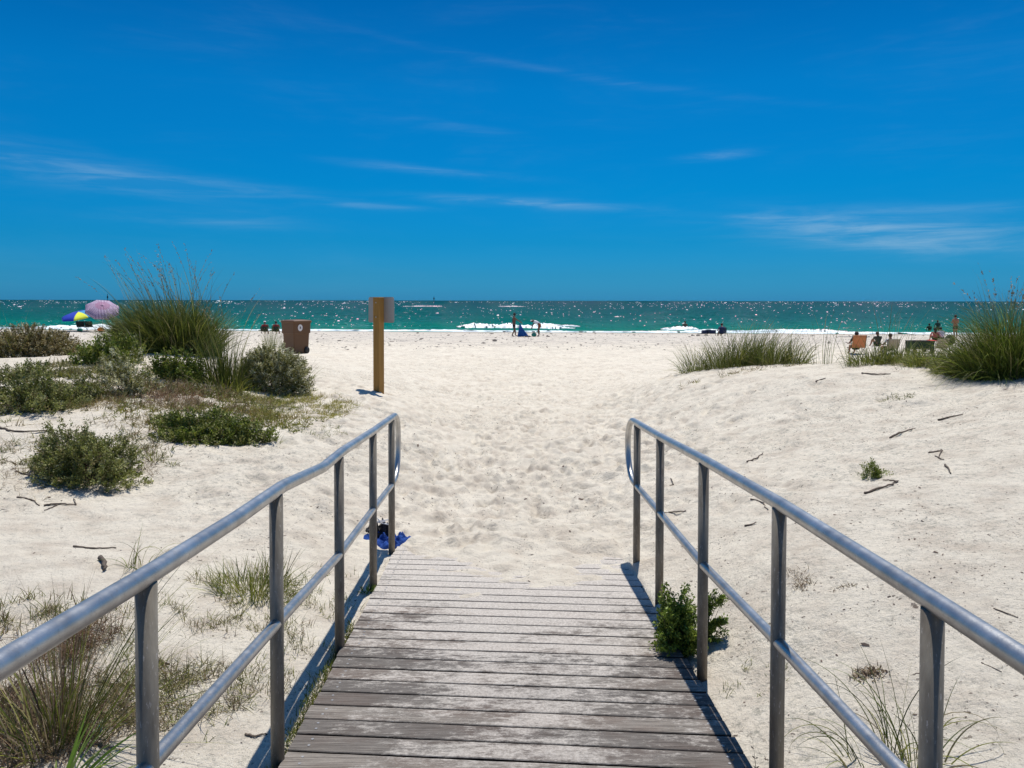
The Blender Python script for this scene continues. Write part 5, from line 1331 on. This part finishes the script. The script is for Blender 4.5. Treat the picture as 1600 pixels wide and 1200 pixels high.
# orange and tan seats just beyond the right dune, people in them
p = P_at(1339.5, 37); beach_chair(p, R(-4), 'canvas_orange', 'orange backed beach chair beyond the dune grass', w=.66, back=.62, seat=.30)
person(p + Vector((0, .06, -.02)), R(-4), pose(**CHAIR), 'dark haired person sitting in the orange beach chair', 'skin_tan', 'hair_dark', 'olive_top', 'dark_shorts', 1.0)
p = P_at(1392, 37); beach_chair(p, R(6), 'canvas_tan', 'tan backed beach chair between the tall thin stems', w=.60, back=.48, seat=.26)
person(p + Vector((0, .06, -.06)), R(6), pose(**CHAIR), 'brown haired person sitting in the tan beach chair', 'skin_tan', 'hair_brown', 'white_top', 'dark_shorts', .96)
person(P_at(1373.5, 44), R(6), pose(**SIT), 'person with brown hair sitting farther off between orange and tan chairs', 'skin_tan', 'hair_brown', 'olive_top', 'dark_shorts', .98)
p = P_at(1468, 38); beach_chair(p, R(8), 'canvas_tan', 'empty wide tan beach chair right of the dark low box', w=.68, back=.50, seat=.24)
def wagon():
    p = P_at(1438, 38); t_ = empty('beach_wagon', p, R(3), 'dark green canvas beach wagon with a black rim behind the dune grass', 'wagon')
    m = MB(); w, d, z0, z1 = .56, .30, .20, .60
    m.box(-w, w, -d, -d + .015, z0, z1); m.box(-w, w, d - .015, d, z0, z1); m.box(-w, -w + .015, -d + .016, d - .016, z0, z1); m.box(w - .015, w, -d + .016, d - .016, z0, z1); m.box(-w + .016, w - .016, -d + .016, d - .016, z0 + .01, z0 + .03)
    m.build('canvas_body', M['deep_green_canvas'], t_)
    MB().tube([(-w, -d, z1), (w, -d, z1), (w, d, z1), (-w, d, z1), (-w, -d, z1)], .022, 8).build('rim', M['black'], t_)
    for x in (-.44, .44):
        for y in (-.33, .33): MB().tube([(x, y - .03, .11), (x, y + .03, .11)], .11, 16).build('wheel', M['black'], t_, True)
    MB().tube(spline([(w, 0, z0 + .05), (w + .14, 0, z0 + .16), (w + .22, 0, z1)], 4), .014, 6).build('handle', M['black'], t_, True)
wagon()
bag(1485, 46, .62, .66, 'canvas_dark', 'dark backpack on the sand right of the seated couple', 'backpack')
# blue group behind the middle dune grass
p = P_at(1099, 60); beach_chair(p, R(20), 'navy_canvas', 'low navy beach chair left of the seated figure behind the dune grass', w=.62, back=.30, seat=.16); 
p = P_at(1112, 60); beach_chair(p, R(-8), 'navy_canvas', 'low navy beach chair beside the seated figure behind the dune grass', w=.62, back=.30, seat=.16)
p = P_at(1128, 60); beach_chair(p, R(0), 'navy_canvas', 'navy beach chair carrying a person in blue behind the dune grass', w=.58, back=.46, seat=.20)
person(p + Vector((0, .03, -.08)), 0, pose(**CHAIR), 'person in blue sitting in a navy chair behind the middle dune grass', 'skin_tan', 'hair_dark', 'blue_shirt', 'dark_shorts', .98)
# left group
for i, (u, lab) in enumerate(((180, 'dark figure sitting left of the sea oats clump, leftmost'), (187, 'dark figure sitting next to the sea oats clump, second from left'), (199, 'sunburnt figure sitting half hidden by the sea oats clump'))):
    person(P_at(u, 66), R((10, -15, 5)[i]), pose(**SIT), lab, ('skin_brown', 'skin_brown', 'skin_red')[i], ('hair_dark', 'hair_dark', 'hair_brown')[i], ('black_swimwear', 'olive_top', None)[i], 'dark_shorts', (1.0, .96, 1.06)[i])
beach_chair(P_at(127.5, 67), R(4), 'canvas_dark', 'left black folding chair under the blue umbrella', w=.72, back=.52, seat=.42)
beach_chair(P_at(141, 67), R(-6), 'canvas_dark', 'right black folding chair under the umbrellas', w=.72, back=.52, seat=.42)
bag(124, 67.5, .5, .34, 'teal_bag', 'dark green bag below the left black folding chair', 'beach_bag')

def stripe_material():
    m, nt, b = mat_new('striped_canopy'); N, L = nt.nodes, nt.links
    at = N.new('ShaderNodeAttribute'); at.attribute_name = 'Col'; sp = N.new('ShaderNodeSeparateColor'); L.new(at.outputs['Color'], sp.inputs[0])
    a = N.new('ShaderNodeMath'); a.operation = 'MULTIPLY'; a.inputs[1].default_value = 9.0; L.new(sp.outputs[0], a.inputs[0])
    f = N.new('ShaderNodeMath'); f.operation = 'FRACT'; L.new(a.outputs[0], f.inputs[0])
    g = N.new('ShaderNodeMath'); g.operation = 'GREATER_THAN'; g.inputs[1].default_value = .5; L.new(f.outputs[0], g.inputs[0])
    mx = N.new('ShaderNodeMix'); mx.data_type = 'RGBA'; L.new(g.outputs[0], mx.inputs[0]); mx.inputs[6].default_value = (.10, .03, .13, 1); mx.inputs[7].default_value = (.66, .52, .64, 1)
    r = N.new('ShaderNodeMath'); r.operation = 'LESS_THAN'; r.inputs[1].default_value = .30; L.new(sp.outputs[1], r.inputs[0])
    r2 = N.new('ShaderNodeMath'); r2.operation = 'MULTIPLY'; r2.inputs[1].default_value = .45; L.new(r.outputs[0], r2.inputs[0])
    m2 = N.new('ShaderNodeMix'); m2.data_type = 'RGBA'; L.new(r2.outputs[0], m2.inputs[0]); L.new(mx.outputs[2], m2.inputs[6]); m2.inputs[7].default_value = (.30, .06, .16, 1)
    L.new(m2.outputs[2], b.inputs['Base Color']); b.inputs['Roughness'].default_value = .8
    return m
M['stripes'] = stripe_material()
M['panel_blue'] = noisy('blue_canopy', (.010, .04, .42), .7); M['panel_cyan'] = noisy('light_blue_canopy', (.03, .25, .50), .7); M['panel_yellow'] = noisy('yellow_canopy', (.78, .82, .05), .7)
M['white_pole'] = noisy('white_pole', (.6, .6, .6), .4, .3)
def umbrella(u, vc, y, rad, drop, tilt_x, tilt_y, mats, label, roll=0.0):
    g = P_at(u, y); top = at_dist(u, vc, y)
    t_ = empty('beach_umbrella', g, 0, label, 'beach umbrella'); hz = top.z - g.z
    mt = Matrix.Translation((0, 0, hz)) @ Matrix.Rotation(tilt_y, 4, 'Y') @ Matrix.Rotation(tilt_x, 4, 'X') @ Matrix.Rotation(roll, 4, 'Z')
    per = {}
    for s in range(8):
        a0, a1 = 2 * math.pi * s / 8, 2 * math.pi * (s + 1) / 8; nu, nv = 12, 8; V = []; C = []
        for j in range(nv + 1):
            q = j / nv; rr = rad * math.sin(q * math.pi * .46) / math.sin(math.pi * .46); zz = -drop * (1 - math.cos(q * math.pi * .46)) / (1 - math.cos(math.pi * .46))
            for i in range(nu + 1):
                w = i / nu; sag = 1 - .06 * math.sin(w * math.pi) * q; am = (a0 + a1) / 2
                p0 = Vector((math.cos(a0), math.sin(a0))); p1 = Vector((math.cos(a1), math.sin(a1))); p = (p0.lerp(p1, w)) * rr * (1.0 + .05 * math.sin(w * math.pi)) * 1.0
                V.append((p.x * sag, p.y * sag, zz - .02 * math.sin(w * math.pi) * q))
                C.append(((w - .5) * 2 * rr * .38 + .5, q, 0))
        Fs = [(j * (nu + 1) + i, j * (nu + 1) + i + 1, (j + 1) * (nu + 1) + i + 1, (j + 1) * (nu + 1) + i) for j in range(nv) for i in range(nu)]
        V = [tuple(mt @ Vector(v)) for v in V]
        o = mesh_obj('canopy_panel', np.array(V), Fs, M[mats[s % len(mats)]], t_, True, np.array(C)); md = o.modifiers.new('thickness', 'SOLIDIFY'); md.thickness = .006
        MB().tube([mt @ Vector((0, 0, -.02)), mt @ Vector((rad * .55 * math.cos(a0), rad * .55 * math.sin(a0), -drop * .28 - .02)), mt @ Vector((rad * math.cos(a0), rad * math.sin(a0), -drop - .01))], .008, 5).build('rib', M['white_pole'], t_)
    MB().tube([mt @ Vector((0, 0, .08)), mt @ Vector((0, 0, -.55)), (0, 0, .9), (0, 0, -.35)], .02, 8).build('pole', M['white_pole'], t_, True)
umbrella(160, 478, 67, 1.42, .55, R(30), R(22), ['stripes'], 'tilted purple and white striped beach umbrella', R(10))
umbrella(122, 488.5, 70, 1.55, .42, R(16), R(-6), ['panel_cyan', 'panel_blue', 'panel_blue', 'panel_blue', 'panel_blue', 'panel_blue', 'panel_yellow', 'panel_cyan'], 'low blue beach umbrella with one yellow panel, left of the striped one', R(10))
towel_flat(150, 66.5, 8.0, 1.3, 'canvas_dark', 'long dark blanket on the sand under the umbrellas')
